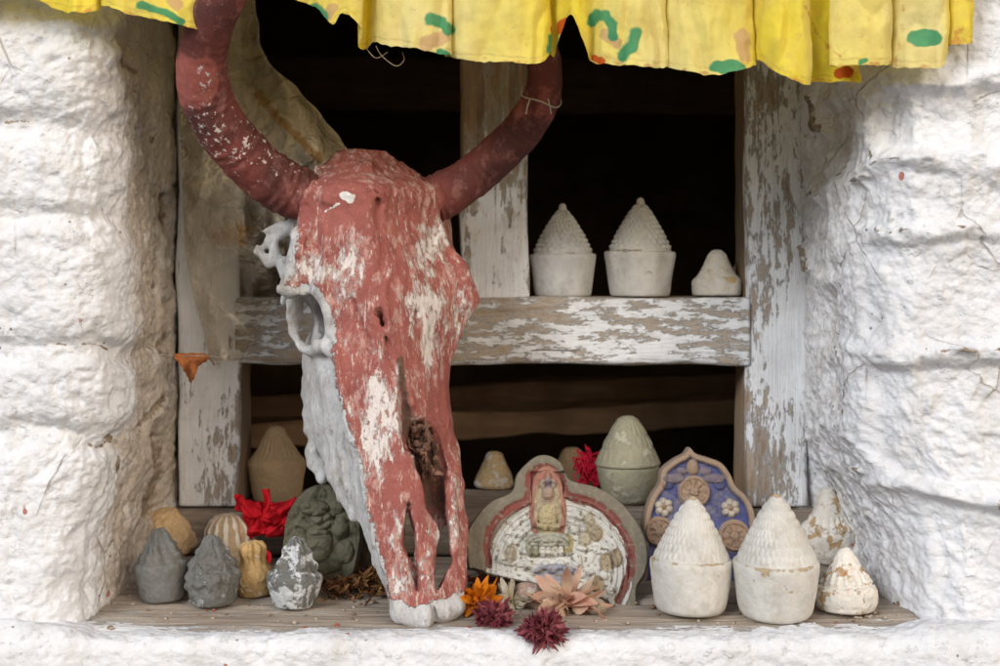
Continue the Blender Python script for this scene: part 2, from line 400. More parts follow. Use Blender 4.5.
def densify(pts, step=.0016, fine=None):
    c = catmull(pts, 4000); L = np.concatenate([[0], np.cumsum(np.linalg.norm(np.diff(c, axis=0), axis=1))])
    s = np.arange(0, L[-1], step); return np.stack([np.interp(s, L, c[:, k]) for k in range(2)], 1)
pl = densify([(-.56, .002), (-.47, .0), (-.43, .004), (-.402, .022), (-.388, .06), (-.386, .15), (-.391, .30)])
pl = np.concatenate([np.stack([np.linspace(-1.5, -.565, 150), np.full(150, .002)], 1), pl])
pr = densify([(.376, .30), (.369, .2), (.372, .10), (.384, .045), (.402, .014), (.44, .0), (.56, .002)])
pr = np.concatenate([pr, np.stack([np.linspace(.565, 1.5, 150), np.full(150, .002)], 1)])
gl = [([(-30, 128), (60, 124), (150, 138)], 9, .010), ([(-30, 214), (110, 212), (150, 222)], 8, .006), ([(-30, 352), (60, 345), (140, 352), (165, 345)], 9, .012),
      ([(-30, 436), (60, 428), (110, 446), (165, 430)], 8, .012), ([(150, 60), (165, 200), (158, 330)], 6, .006), ([(128, 440), (150, 540), (140, 610)], 10, .008), ([(-30, 30), (120, 38), (165, 60)], 10, .006)]
hl = [([(172, 300), (170, 345), (174, 380)], 4, .012), ([(168, 440), (172, 490), (170, 520)], 5, .014), ([(166, 395), (150, 430)], 3.5, .008), ([(170, 200), (173, 240)], 3.5, .01), ([(118, 436), (126, 440)], 3, .004), ([(125, 60), (140, 75)], 3, .004)]
gr = [([(870, 80), (868, 120), (880, 158)], 10, .008), ([(835, 178), (870, 165), (925, 155)], 6, .012), ([(925, 155), (1010, 168)], 9, .008), ([(815, 195), (845, 185)], 6, .007),
      ([(850, 345), (880, 356), (960, 352), (1030, 350)], 7, .009), ([(820, 280), (870, 290)], 9, .005), ([(855, 488), (900, 494), (960, 500), (1030, 505)], 8, .010), ([(880, 225), (960, 232)], 8, .005),
      ([(900, 95), (1010, 72)], 7, .007), ([(860, 360), (850, 420), (862, 480)], 14, .008)]
hr = [([(818, 95), (822, 130)], 6, .012), ([(858, 176), (872, 170)], 2, .008), ([(955, 352), (968, 350)], 4, .012), ([(958, 500), (985, 505), (1010, 512)], 6, .016), ([(849, 473), (853, 476)], 3, .008), ([(845, 355), (852, 360)], 2.5, .006), ([(812, 250), (814, 270)], 3, .01), ([(880, 225), (884, 227)], 2, .004), ([(905, 225), (914, 228)], 2, .004)]
wall = thing('stone_wall', 'whitewashed rubble stone wall with rounded reveals framing the window opening', 'wall', (0, 0, -1.4), kind='thing')
def wall_part(name, V, dirt, stain, flip):
    n, m = V.shape[:2]; Q = grid_faces(n, m)
    if flip: Q = Q[:, ::-1]
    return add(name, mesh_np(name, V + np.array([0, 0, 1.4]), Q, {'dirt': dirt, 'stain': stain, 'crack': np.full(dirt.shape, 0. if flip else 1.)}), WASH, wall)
V, dirt, stain = wall_sheet(pl, zs, gl, hl, 1, -1, False, [(-90, 12, 136, 124, .012, 26), (-90, 132, 142, 212, .010, 22), (-90, 219, 150, 346, .013, 30), (-90, 355, 142, 431, .011, 24), (-90, 446, 122, 700, .013, 26), (-90, -200, 130, 4, .01, 20), (150, 60, 175, 190, .006, 10), (152, 215, 175, 330, .007, 10), (150, 350, 172, 430, .008, 9), (135, 455, 165, 540, .006, 9)])
px_, py_ = proj(V)
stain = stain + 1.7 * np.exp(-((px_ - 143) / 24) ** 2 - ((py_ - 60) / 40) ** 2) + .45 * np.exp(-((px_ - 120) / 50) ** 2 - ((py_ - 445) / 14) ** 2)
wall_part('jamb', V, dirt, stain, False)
V, dirt, stain = wall_sheet(pr, zs, gr, hr, 30, 1, True, [(872, 82, 1100, 156, .017, 20), (850, 166, 1100, 228, .009, 22), (862, 233, 1100, 345, .012, 26), (866, 358, 1100, 489, .016, 26), (878, 503, 1100, 720, .013, 26), (868, -100, 1100, 72, .008, 18), (818, 98, 862, 186, .009, 12), (816, 197, 846, 275, .007, 10), (818, 283, 852, 352, .008, 12), (818, 362, 852, 470, .006, 12)])
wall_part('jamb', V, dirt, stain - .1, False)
# apron under the ledge: its whitewash lip overlaps the front of the board
prof = densify([(.10, -.360), (.05, -.353), (.02, -.3487), (-.005, -.3455), (-.022, -.346), (-.032, -.353), (-.034, -.37), (-.034, -.45)], .0016)
prof = np.concatenate([prof, np.stack([np.full(8, -.034), np.linspace(-.46, -1.42, 8)], 1)])
xs = np.concatenate([np.linspace(-1.5, -.555, 140), np.arange(-.55, .551, .0017), np.linspace(.555, 1.5, 140)])
V = np.zeros((len(prof), len(xs), 3)); V[..., 0] = xs; V[..., 1] = prof[:, :1]; V[..., 2] = prof[:, 1:]
nn = normals_grid(V); nn *= np.sign(-nn[-1, 0, 1])
d = .005 * fbm(V, 9, 2, 60) + .0045 * fbm(V, 30, 4, 61, .6) + .0022 * fbm(V, 95, 3, 62)
d += .010 * sstep(np.abs(V[..., 0]), .39, .43) * sstep(V[..., 1], .08, .0)
V = V + nn * d[..., None]
wall_part('apron', V, np.full(V.shape[:2], -.6), np.full(V.shape[:2], -.35), True)
# masonry above the opening
zz = np.linspace(.36, .95, 60); xs = np.linspace(-.60, .60, 160)
bp = [(.34, .40)] + [(-.0, .40)] + [(-.004, z) for z in np.linspace(.41, .95, 30)]
bp = np.array([(.34, .405), (.2, .4), (.1, .4), (.02, .4), (.0, .408)] + [(-.001, z) for z in np.linspace(.42, .95, 40)])
V = np.zeros((len(bp), len(xs), 3)); V[..., 0] = xs; V[..., 1] = bp[:, :1]; V[..., 2] = bp[:, 1:]
V[..., 1] += .01 * fbm(V, 8, 4, 70)
wall_part('lintel', V, np.full(V.shape[:2], -.6), np.full(V.shape[:2], -.1), False)

# ------------------------------------------------------------------ timber
def timber(p0, p1, up, w, h, nseg=90, r=.12, amp=.0025, seed=0, cover=None):
    """bar from p0 to p1; w across, h along `up`"""
    p0, p1, up = (np.asarray(x, float) for x in (p0, p1, up))
    t = p1 - p0; L = np.linalg.norm(t); t = t / L; side = np.cross(t, up)
    m = 64; th = (np.arange(m) + .5) / m * 2 * np.pi
    e = .16; c, s_ = np.cos(th), np.sin(th)
    a = np.sign(c) * np.abs(c) ** e * w / 2; b = np.sign(s_) * np.abs(s_) ** e * h / 2
    k = np.linspace(0, L, nseg)
    V = p0 + k[:, None, None] * t + a[None, :, None] * side + b[None, :, None] * up
    sq = np.abs(t)                           # stretched noise along the grain
    q = V * (1 - .85 * sq)
    n = a[None, :, None] / (w / 2) * side + b[None, :, None] / (h / 2) * up
    V = V + n * (amp * fbm(q, 45, 4, seed))[..., None] + n * (amp * 1.2 * fbm(V, 9, 2, seed + 3))[..., None]
    return loft(V)
frame = thing('window', 'weathered wooden window frame with peeling white paint set back in the wall', 'window frame', (0, FY, ZR), kind='thing')
WZ = mat_wood('peeling_white_upright', 'Z', .535); WZ2 = mat_wood('peeling_white_mullion', 'Z', .535); WX = mat_wood('peeling_white_crossrail', 'X', .50, (.40, .30, .205), (.27, .20, .14))
def frame_part(name, p0, p1, up, w, h, mat, seed, fc=None):
    V, Q, T = timber(p0, p1, up, w, h, seed=seed, nseg=200, amp=.003)
    at = {}
    if fc: at = fc(V)
    return add(name, mesh_np(name, V - np.array([0, FY, ZR]), Q, at, T=T), mat, frame)
def xw(px, Y=FY): return (px - 500) * S(Y)
def cov_left(V):
    px, py = proj(V); f = np.abs(V[:, 1] - FY) < .008
    c = np.where(f, .05, -.5) + .22 * sstep(py, 380, 250) * f - .10 * sstep(px, 222, 245)
    return {'cover': c, 'blue': .22 * np.exp(-((px - 212) / 9) ** 2 - ((py - 305) / 45) ** 2)}
def cov_right(V):
    px, py = proj(V); f = V[:, 1] < FY + .012
    c = np.where(f, .045, -.35) - .10 * np.exp(-((py - 480) / 35) ** 2) * sstep(px, 800, 750) - .07 * sstep(py, 170, 90) + .06 * np.exp(-((py - 340) / 70) ** 2)
    return {'cover': c, 'blue': np.zeros(len(V))}
x0, x1 = xw(176), xw(239); frame_part('post', ((x0 + x1) / 2, FY + .042, ZR + .002), ((x0 + x1) / 2, FY + .042, .42), (0, 1, 0), x1 - x0, .084, WZ, 3, cov_left)
x2, x3 = xw(746), xw(809); frame_part('post', ((x2 + x3) / 2, FY + .042, ZR + .002), ((x2 + x3) / 2, FY + .042, .42), (0, 1, 0), x3 - x2, .084, WZ, 9, cov_right)
xa, xb = xw(460), xw(528)
frame_part('mullion', ((xa + xb) / 2, FY + .045, ZT - .004), ((xa + xb) / 2, FY + .045, .42), (0, 1, 0), xb - xa, .07, WZ2, 15,
           lambda V: {'cover': -.015 - .16 * sstep(proj(V)[1], 150, 80) + .06 * sstep(proj(V)[1], 150, 240), 'blue': .1 * np.exp(-((proj(V)[0] - 503) / 10) ** 2 - ((proj(V)[1] - 215) / 30) ** 2)})
zb = -(365 - HOR) * S(FY)
frame_part('cross_rail', (x1 - .004, FY + .04, (ZT + zb) / 2), (x2 + .004, FY + .04, (ZT + zb) / 2), (0, 0, 1), .086, ZT - zb, WX, 21,
           lambda V: {'cover': np.where(V[:, 1] < FY + .01, .0, -.2), 'blue': np.zeros(len(V))})
frame_part('head_rail', (x1 - .004, FY + .04, .405), (x2 + .004, FY + .04, .405), (0, 0, 1), .08, .07, WX, 27, lambda V: {'cover': np.zeros(len(V)), 'blue': np.zeros(len(V))})
SILLW = mat_wood('grey_worn_sill', 'X', .30, (.27, .22, .175), (.16, .12, .09))
frame_part('bottom_rail', (-.43, .345, ZR - .029), (.42, .345, ZR - .029), (0, 0, 1), .175, .056, SILLW, 31,
           lambda V: {'cover': np.where(V[:, 1] < .27, -.1, .02), 'blue': np.zeros(len(V))})

# ledge board pair
LEDGE = mat_wood('worn_ledge_board', 'XS', .30, (.40, .335, .27), (.26, .21, .165), (.76, .765, .775))
ledge = thing('window_ledge', 'worn wooden ledge boards with ragged whitewash along the front edge, carrying the offerings', 'ledge', (0, .1, zl(.1)), kind='thing')
def board(ya, yb, seed, xr=(-.43, .43)):
    L = xr[1] - xr[0]; nx, ny = 420, int((yb - ya) / .0022)
    x = np.linspace(*xr, nx); y = np.linspace(ya, yb, ny)
    V = np.zeros((ny, nx, 3)); V[..., 0] = x; V[..., 1] = y[:, None]
    V[..., 2] = zl(V[..., 1]) + .0028 * fbm(V * np.array([.15, 1, 1]), 60, 4, seed) + .002 * fbm(V, 12, 2, seed + 1)
    e = np.minimum(V[..., 1] - ya, yb - V[..., 1]); V[..., 2] -= .004 * np.exp(-e / .003)
    bot = V.copy(); bot[..., 2] = zl(bot[..., 1]) - .024
    n = ny * nx; Q = grid_faces(ny, nx); Qb = Q[:, ::-1] + n
    ring = np.concatenate([np.arange(nx), np.arange(1, ny) * nx + nx - 1, (ny - 1) * nx + np.arange(nx - 2, -1, -1), np.arange(ny - 2, 0, -1) * nx])
    r2 = np.roll(ring, -1); Qs = np.stack([ring, ring + n, r2 + n, r2], 1)
    A = np.concatenate([V.reshape(-1, 3), bot.reshape(-1, 3)])
    cover = .36 * sstep(A[:, 1], .040, -.02) - .03 + .06 * sstep(np.abs(A[:, 0]), .3, .4) - .2 * sstep(A[:, 1], .05, .2)
    o = add('board', mesh_np('board', A - np.array([0, .1, zl(.1)]), np.concatenate([Q, Qb, Qs]), {'cover': cover, 'blue': np.zeros(len(A))}), LEDGE, ledge)
board(-.021, .086, 41); board(.089, .256, 44)

# ------------------------------------------------------------------ room behind the window
def quad_sheet(name, pts, mat, kind='structure'):
    o = add(name, mesh_np(name, pts, [[0, 1, 2, 3]], smooth=False), mat); o['kind'] = kind; return o
def mat_room(name, a, b):
    m = Mat(name, .95, .05); n = m.noise(6, 5); return m.done(m.mix(m.thr(n, .4, .65), a, b), m.bump(m.noise(30, 5), .01, .5))
RM = mat_room('sooty_plaster', (.26, .165, .10), (.40, .26, .16)); FLR = mat_room('dusty_floor', (.025, .018, .012), (.04, .03, .02))
X_, YA, YB, ZA, ZB = 1.5, .32, 1.9, -1.3, .95
quad_sheet('back_wall', [(-X_, YB, ZA), (X_, YB, ZA), (X_, YB, ZB), (-X_, YB, ZB)], RM)
quad_sheet('side_wall', [(-X_, YA - .3, ZA), (-X_, YB, ZA), (-X_, YB, ZB), (-X_, YA - .3, ZB)], RM)
quad_sheet('side_wall', [(X_, YB, ZA), (X_, YA - .3, ZA), (X_, YA - .3, ZB), (X_, YB, ZB)], RM)
quad_sheet('ceiling', [(-X_, -.02, ZB - .002), (X_, -.02, ZB - .002), (X_, YB, ZB - .002), (-X_, YB, ZB - .002)], RM)
quad_sheet('floor', [(-X_, .1, ZA), (X_, .1, ZA), (X_, YB, ZA), (-X_, YB, ZA)], FLR)
quad_sheet('inner_wall', [(-X_, .335, ZA), (-.40, .335, ZA), (-.40, .335, ZB), (-X_, .335, ZB)], RM)
quad_sheet('inner_wall', [(.385, .335, ZA), (X_, .335, ZA), (X_, .335, ZB), (.385, .335, ZB)], RM)
quad_sheet('inner_wall', [(-.40, .336, ZA), (.385, .336, ZA), (.385, .336, -.33), (-.40, .336, -.33)], RM)
quad_sheet('inner_wall', [(-.40, .337, .435), (.385, .337, .435), (.385, .337, ZB), (-.40, .337, ZB)], RM)
GM = mat_room('packed_earth', (.23, .22, .205), (.16, .15, .14))
quad_sheet('ground', [(-60, -80, -1.41), (60, -80, -1.41), (60, .3, -1.41), (-60, .3, -1.41)], GM)
DW1 = mat_darkwood('smoked_beam', (.16, .095, .062), (.27, .165, .105)); DW2 = mat_darkwood('brown_beam', (.32, .195, .12), (.48, .31, .195))
def bar(name, label, a, b, h, w, mat, seed):
    V, Q, T = timber(a, b, (0, 0, 1), w, h, seed=seed, amp=.006, nseg=120)
    c = V.mean(0); return tag(add(name, mesh_np(name, V - c, Q, T=T), mat, None, c), label, 'beam', None, 'thing')
Yb = .66
a, b = P(170, 438, Yb), P(790, 407, Yb); bar('timber_beam', 'lighter brown timber beam inside the window, lower of the two crossing behind the stupas', a, b, .040, .07, DW2, 52)
a, b = P(170, 411, Yb + .1), P(790, 380, Yb + .1); bar('timber_beam', 'darker timber beam inside the window, upper of the two below the cross rail', a, b, .036, .07, DW1, 55)

a, b = P(150, 84, 1.1), P(850, 92, 1.1); bar('timber_beam', 'dim level timber beam deep in the room, seen through the upper panes', a, b, .10, .1, DW1, 58)
# ------------------------------------------------------------------ the skull
stn = [  # py, left ridge (px,Y), middle (px,Y), right ridge, back right, back left
    (172, (318, .12), (360, .108), (408, .15), (414, .19), (318, .18)),
    (182, (304, .097), (362, .078), (430, .145), (432, .23), (302, .21)),
    (215, (300, .089), (368, .066), (440, .145), (440, .24), (300, .21)),
    (250, (297, .083), (374, .060), (453, .145), (442, .24), (302, .19)),
    (280, (292, .076), (380, .055), (469, .142), (455, .23), (312, .18)),
    (300, (306, .070), (384, .053), (474, .140), (460, .22), (322, .17)),
    (325, (326, .064), (390, .050), (467, .134), (450, .21), (322, .17)),
    (350, (336, .056), (392, .049), (456, .124), (440, .19), (310, .16)),
    (390, (344, .046), (399, .041), (447, .108), (437, .16), (307, .14)),
    (430, (352, .038), (405, .034), (449, .096), (441, .14), (311, .125)),
    (470, (360, .030), (410, .028), (457, .086), (449, .12), (326, .105)),
    (500, (364, .025), (414, .023), (462, .077), (453, .105), (347, .08)),
    (530, (371, .020), (418, .019), (465, .067), (457, .088), (366, .06)),
    (570, (383, .015), (425, .015), (466, .053), (460, .072), (380, .045)),
    (600, (392, .012), (430, .013), (465, .043), (460, .060), (392, .038)),
    (618, (400, .013), (430, .014), (461, .038), (456, .052), (401, .034)),
    (626, (412, .018), (428, .02), (450, .036), (446, .044), (413, .03))]
st_z = np.array([(HOR - s[0]) * S(s[1][1]) for s in stn])
st_p = np.array([[[(q[0] - 500) * S(q[1]), q[1]] for q in s[1:]] for s in stn])
lr = lambda a, b, t: a + (b - a) * t
_L, _M, _R, _BR, _BL = (st_p[:, k] for k in range(5))
st_p = np.stack([_L, lr(_L, _M, .13), _M, lr(_R, _M, .16), _R, lr(_R, _BR, .16), _BR, _BL, lr(_L, _BL, .13)], 1)
h = .0019
lo = np.array([-.285, -.012, st_z[-1] - .02]); hi = np.array([.0, .262, st_z[0] + .03])
nx, ny, nz = ((hi - lo) / h).astype(int)
gx = lo[0] + h * np.arange(nx); gy = lo[1] + h * np.arange(ny); gz = lo[2] + h * np.arange(nz)
X, Y = np.meshgrid(gx, gy, indexing='ij'); X = X.astype(np.float32); Y = Y.astype(np.float32)
G = np.empty((nx, ny, nz), np.float32)
order = np.argsort(st_z); zc = st_z[order]; pc = st_p[order]
m_ = np.gradient(pc, zc, axis=0)
for k, z in enumerate(gz):
    zz_ = np.clip(z, zc[0], zc[-1]); i = min(np.searchsorted(zc, zz_, side='right') - 1, len(zc) - 2); i = max(i, 0)
    hh = zc[i + 1] - zc[i]; t = (zz_ - zc[i]) / hh
    c = (2 * t ** 3 - 3 * t ** 2 + 1) * pc[i] + (t ** 3 - 2 * t ** 2 + t) * hh * m_[i] + (-2 * t ** 3 + 3 * t ** 2) * pc[i + 1] + (t ** 3 - t ** 2) * hh * m_[i + 1]
    poly = catmull(c, 45, True).astype(np.float32)
    dmin = np.full(X.shape, 1e9, np.float32); inside = np.zeros(X.shape, bool)
    for a, b in zip(poly, np.roll(poly, -1, 0)):
        e = b - a; wx_, wy_ = X - a[0], Y - a[1]
        t_ = np.clip((wx_ * e[0] + wy_ * e[1]) / (e @ e + 1e-12), 0, 1)
        dmin = np.minimum(dmin, (wx_ - e[0] * t_) ** 2 + (wy_ - e[1] * t_) ** 2)
        cr = ((a[1] > Y) != (b[1] > Y)) & (X < (b[0] - a[0]) * (Y - a[1]) / (b[1] - a[1] + 1e-12) + a[0]); inside ^= cr
    sd = np.sqrt(dmin) * np.where(inside, -1, 1)
    over = max(zc[0] - z, z - zc[-1], 0)
    G[:, :, k] = np.hypot(np.maximum(sd, 0), over) + np.minimum(sd, 0) if over > 0 else sd
PX, PY, PZ = (np.broadcast_to(v, (nx, ny, nz)) for v in (gx[:, None, None].astype(np.float32), gy[None, :, None].astype(np.float32), gz[None, None, :].astype(np.float32)))
def region(c, r):
    a = np.maximum(((np.min(c, 0) - r - lo) / h).astype(int), 0); b = np.minimum(((np.max(c, 0) + r - lo) / h).astype(int) + 2, (nx, ny, nz))
    return tuple(slice(i, j) for i, j in zip(a, b))
def smin(a, b, k): t = np.clip(.5 + .5 * (b - a) / k, 0, 1); return b * (1 - t) + a * t - k * t * (1 - t)
def capsule(sl, a, b, ra, rb, sq=(1, 1, 1)):
    a, b = np.asarray(a, float), np.asarray(b, float); q = np.array(sq); e = (b - a) / q
    w = [(g[sl] - a[i]) / q[i] for i, g in enumerate((PX, PY, PZ))]
    t = np.clip((w[0] * e[0] + w[1] * e[1] + w[2] * e[2]) / (e @ e + 1e-12), 0, 1)
    return np.sqrt(sum((w[i] - e[i] * t) ** 2 for i in range(3))) - (ra + (rb - ra) * t)
def add_cap(a, b, ra, rb, k=.008):
    sl = region([a, b], max(ra, rb) + k * 2 + .004); G[sl] = smin(G[sl], capsule(sl, a, b, ra, rb).astype(np.float32), k)
def cut_cap(a, b, ra, rb, k=.004, sq=(1, 1, 1)):
    sl = region([a, b], max(ra, rb) * max(sq) + k * 2 + .004); G[sl] = -smin(-G[sl], capsule(sl, a, b, ra, rb, sq).astype(np.float32), k)
# horn cores / poll ridge
add_cap(P(318, 196, .125), P(285, 186, .115), .021, .022, .012); add_cap(P(412, 205, .16), P(436, 198, .168), .021, .02, .012)
add_cap(P(322, 181, .122), P(362, 173, .118), .009, .010, .008); add_cap(P(362, 173, .118), P(408, 192, .15), .010, .009, .008)
cut_cap(P(378, 196, .078), P(384, 262, .060), .003, .0015, .006)
# brow ridges running to the orbits
add_cap(P(300, 240, .085), P(290, 288, .078), .010, .008, .014); add_cap(P(458, 270, .145), P(467, 300, .14), .009, .009, .016)
# temporal bone behind the near orbit
for a, b, ra, rb in (((300, 220, .13), (278, 234, .15), .008, .006), ((278, 234, .15), (258, 252, .155), .006, .004), ((258, 252, .155), (270, 262, .15), .004, .005), ((270, 240, .15), (291, 290, .15), .0055, .005), ((299, 246, .125), (284, 302, .135), .006, .004), ((270, 262, .155), (290, 262, .15), .003, .003), ((280, 226, .14), (262, 232, .15), .004, .002)):
    add_cap(P(*a), P(*b), ra, rb, .006)
cut_cap(P(284, 252, .11), P(290, 252, .17), .004, .004)
# orbit
oc = P(311, 319, .086); onrm = np.array([-.70, -.71, .0]); onrm /= np.linalg.norm(onrm)
sl = region([oc], .06)
w = np.stack([PX[sl] - oc[0], PY[sl] - oc[1], PZ[sl] - oc[2]], -1); ax = w @ onrm; rad = np.linalg.norm(w - ax[..., None] * onrm, axis=-1)
zrel = w[..., 2]
ring = np.hypot(rad - .033, ax * .8) - (.0052 + .002 * np.sin(zrel * 90))
G[sl] = smin(G[sl], ring.astype(np.float32), .006)
cut_cap(oc - onrm * .03, oc + onrm * .03, .024, .0275, .005)
cut_cap(oc - onrm * .085, oc + onrm * .0, .018, .026, .004)
add_cap(P(306, 258, .080), P(287, 290, .078), .009, .0055, .010); add_cap(P(318, 345, .075), P(334, 352, .060), .006, .007, .008)
# cheek and tooth row on the pale side
for py, x, Y_ in ((372, 309, .145), (388, 304, .142), (404, 306, .138), (424, 305, .134), (444, 311, .126), (458, 309, .12), (472, 318, .113)):
    add_cap(P(x + 3, py - 7, Y_), P(x + 4, py + 6, Y_ - .002), .0055, .0075, .010)
add_cap(P(322, 352, .10), P(334, 400, .075), .009, .005, .014)
add_cap(P(330, 470, .08), P(352, 515, .06), .006, .005, .01)
# nasal opening
cut_cap(P(411, 404, .038), P(420, 436, .050), .009, .015, .004)
cut_cap(P(425, 440, .060), P(428, 458, .066), .014, .015, .004)
cut_cap(P(427, 440, .057), P(432, 500, .058), .0205, .0225, .004, (1, 1.15, 1))
cut_cap(P(432, 500, .058), P(440, 556, .057), .0225, .0115, .004, (1, 1.1, 1))
cut_cap(P(399, 356, .034), P(403, 395, .034), .0042, .0066, .002, (1, 2.6, 1)); cut_cap(P(403, 395, .034), P(412, 445, .038), .0066, .0100, .002, (1, 2.4, 1)); cut_cap(P(424, 392, .052), P(427, 425, .054), .0025, .006, .002, (1, 2, 1))
cut_cap(P(379, 312, .052), P(384, 324, .064), .0062, .0055, .003); cut_cap(P(384, 322, .05), P(378, 328, .07), .004, .004, .003)
rs = random.Random(5)
for k in range(26):
    t_ = rs.random(); x_ = 400 + 22 * t_ + rs.uniform(-5, 7); y_ = 366 + 90 * t_ + rs.uniform(-10, 10); yy_ = .036 + .018 * max(0, (x_ - 405) / 25)
    cut_cap(P(x_, y_, yy_), P(x_ + rs.uniform(-3, 4), y_ + rs.uniform(8, 20), yy_ + .004), rs.uniform(.0012, .004), .0008, .0015, (1, 2, 1))
# slits through the snout
def slit(pts, r, k=.003):
    for (a, ra), (b, rb) in zip(zip(pts[:-1], r[:-1]), zip(pts[1:], r[1:])):
        for Y_ in np.arange(-.01, .12, .006): cut_cap(P(*a, Y_), P(*b, Y_), ra, rb, k)
slit([(408, 505), (410, 545), (417, 590)], [.003, .0062, .002]); slit([(446, 528), (443, 560), (436, 592)], [.004, .0082, .002])
slit([(433, 598), (434, 640)], [.0012, .0028])
# septum and the bars inside
add_cap(P(406, 455, .047), P(417, 520, .038), .0058, .0058, .004); add_cap(P(417, 520, .038), P(431, 604, .024), .0058, .0075, .004)
add_cap(P(407, 392, .040), P(415, 446, .038), .0026, .0034, .002); add_cap(P(430, 400, .056), P(432, 440, .054), .0036, .0030, .002)
add_cap(P(449, 480, .07), P(455, 550, .05), .006, .005, .006)
cut_cap(P(384, 330, .0545), P(396, 372, .046), .0022, .0015, .003); cut_cap(P(352, 300, .056), P(372, 352, .050), .002, .0015, .003); cut_cap(P(412, 300, .082), P(424, 352, .066), .0022, .0015, .003)
add_cap(P(336, 360, .052), P(352, 440, .036), .003, .003, .010); add_cap(P(330, 240, .074), P(322, 290, .062), .004, .003, .014)
# worn end pads
add_cap(P(402, 612, .022), P(424, 618, .02), .012, .0125, .008); add_cap(P(444, 610, .03), P(455, 606, .036), .012, .011, .006)
slit([(434, 602), (435, 645)], [.001, .0026])
nm = lambda a: .5 * a
band = np.abs(G) < .012
Pb = np.stack([PX[band], PY[band], PZ[band]], -1).astype(float)
polln = sstep(Pb[:, 2], .055, .09)
G[band] += (.0045 * polln * fbm(Pb, 95, 4, 88) - .0030 * np.clip(1 - 6 * np.abs(pn(Pb * np.array([1, 1, .35]), 36, 89)), 0, 1) * sstep(pn(Pb, 12, 91), -.1, .3) + .0022 * fbm(Pb, 30, 3, 80) + .0016 * fbm(Pb * np.array([1, 1, .3]), 70, 3, 86) + .0011 * fbm(Pb * np.array([1, 1, .45]), 110, 3, 81) + .0016 * np.maximum(0, pn(Pb * np.array([1, 1, .4]), 60, 83) - .25)).astype(np.float32)
V, Q = surface_nets(G, lo, h)
# drop stray islands: keep what is connected to the largest body
par = np.arange(len(V))
for _ in range(400):
    mn = np.minimum.reduce([par[Q[:, k]] for k in range(4)]); new = par.copy()
    for k in range(4): np.minimum.at(new, Q[:, k], mn)
    new = new[new]
    if (new == par).all(): break
    par = new
u_, c_ = np.unique(par, return_counts=True); keep = par == u_[c_.argmax()]
idx = -np.ones(len(V), int); idx[keep] = np.arange(keep.sum()); Q = idx[Q[keep[Q[:, 0]]]]; V = V[keep]
px, py = proj(V)
edge = np.interp(py, [150, 215, 240, 268, 285, 305, 330, 350, 390, 430, 470, 505, 540, 580, 600, 620], [285, 296, 297, 296, 291, 330, 336, 334, 338, 350, 364, 367, 378, 388, 391, 395])
red = np.clip((px - edge) / 14, -1.2, 1.5)
red = np.minimum(red, 1.5 - 2.6 * sstep(V[:, 1], .15, .19) * (px < 330))
tipd = np.interp(px, [390, 415, 435, 465], [597, 606, 601, 592]); red = np.minimum(red, np.clip((tipd - py) / 9, -1.2, 1.5))
ob = np.hypot((px - 305) / 30, (py - 322) / 40); red = np.minimum(red, np.clip((ob - .95) * 4, -1, 1.5) + 1.5 * sstep(py, 322, 346))
bl = [(310, 265, 22, 16, .11), (350, 250, 14, 26, .11), (425, 250, 14, 24, .13), (440, 240, 10, 20, .10), (420, 310, 20, 25, .10), (465, 300, 8, 25, .12), (375, 440, 22, 38, .15), (395, 400, 14, 30, .10), (430, 350, 10, 40, .12), (320, 275, 25, 10, .10), (398, 540, 12, 30, .08), (425, 300, 25, 8, .08), (458, 500, 6, 60, .07), (372, 380, 12, 30, .08), (405, 580, 14, 16, .10), (345, 300, 16, 30, .06), (312, 185, 12, 25, .06), (450, 330, 12, 25, .09), (430, 590, 12, 14, .08), (440, 540, 14, 22, .08)]
fl = np.full(len(V), .004)
for x, y, a, b, k in bl: fl += .82 * k * np.exp(-((px - x) / a) ** 2 - ((py - y) / b) ** 2)
fl -= .14 * np.exp(-((px - 345) / 28) ** 2 - ((py - 205) / 22) ** 2) + .10 * np.exp(-((px - 440) / 14) ** 2 - ((py - 410) / 30) ** 2)
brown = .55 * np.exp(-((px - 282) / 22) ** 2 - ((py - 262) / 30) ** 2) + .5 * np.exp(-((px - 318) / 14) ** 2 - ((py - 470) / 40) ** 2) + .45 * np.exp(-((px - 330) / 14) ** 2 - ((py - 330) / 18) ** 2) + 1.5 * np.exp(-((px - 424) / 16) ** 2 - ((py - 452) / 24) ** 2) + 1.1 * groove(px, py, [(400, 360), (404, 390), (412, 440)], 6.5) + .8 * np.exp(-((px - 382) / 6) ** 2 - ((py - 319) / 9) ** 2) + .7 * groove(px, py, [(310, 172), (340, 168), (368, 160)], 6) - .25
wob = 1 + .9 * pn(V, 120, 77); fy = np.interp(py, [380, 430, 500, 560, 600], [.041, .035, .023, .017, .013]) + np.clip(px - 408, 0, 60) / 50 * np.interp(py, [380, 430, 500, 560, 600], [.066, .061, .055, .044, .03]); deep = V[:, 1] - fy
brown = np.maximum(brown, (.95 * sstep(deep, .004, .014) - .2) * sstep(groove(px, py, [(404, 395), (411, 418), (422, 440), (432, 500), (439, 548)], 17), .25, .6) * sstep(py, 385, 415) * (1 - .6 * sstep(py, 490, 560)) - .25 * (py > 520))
drop = np.maximum(np.exp(-((px - 347) / 7.5) ** 2 - ((py - 197) / 7) ** 2 + .3) * wob, groove(px, py, [(339, 203), (325, 212)], 1.8) * (.55 + .9 * pn(V, 200, 78)))
skull = thing('cattle_skull', 'horned cattle skull in flaking red paint, propped nose down on the window ledge', 'skull', tuple(P(430, 626, .03)))
SK0 = np.array(skull.location)
add('cranium', mesh_np('cranium', V - SK0, Q, {'red': red, 'flake': fl, 'brown': brown, 'drop': drop}), mat_skull(), skull)
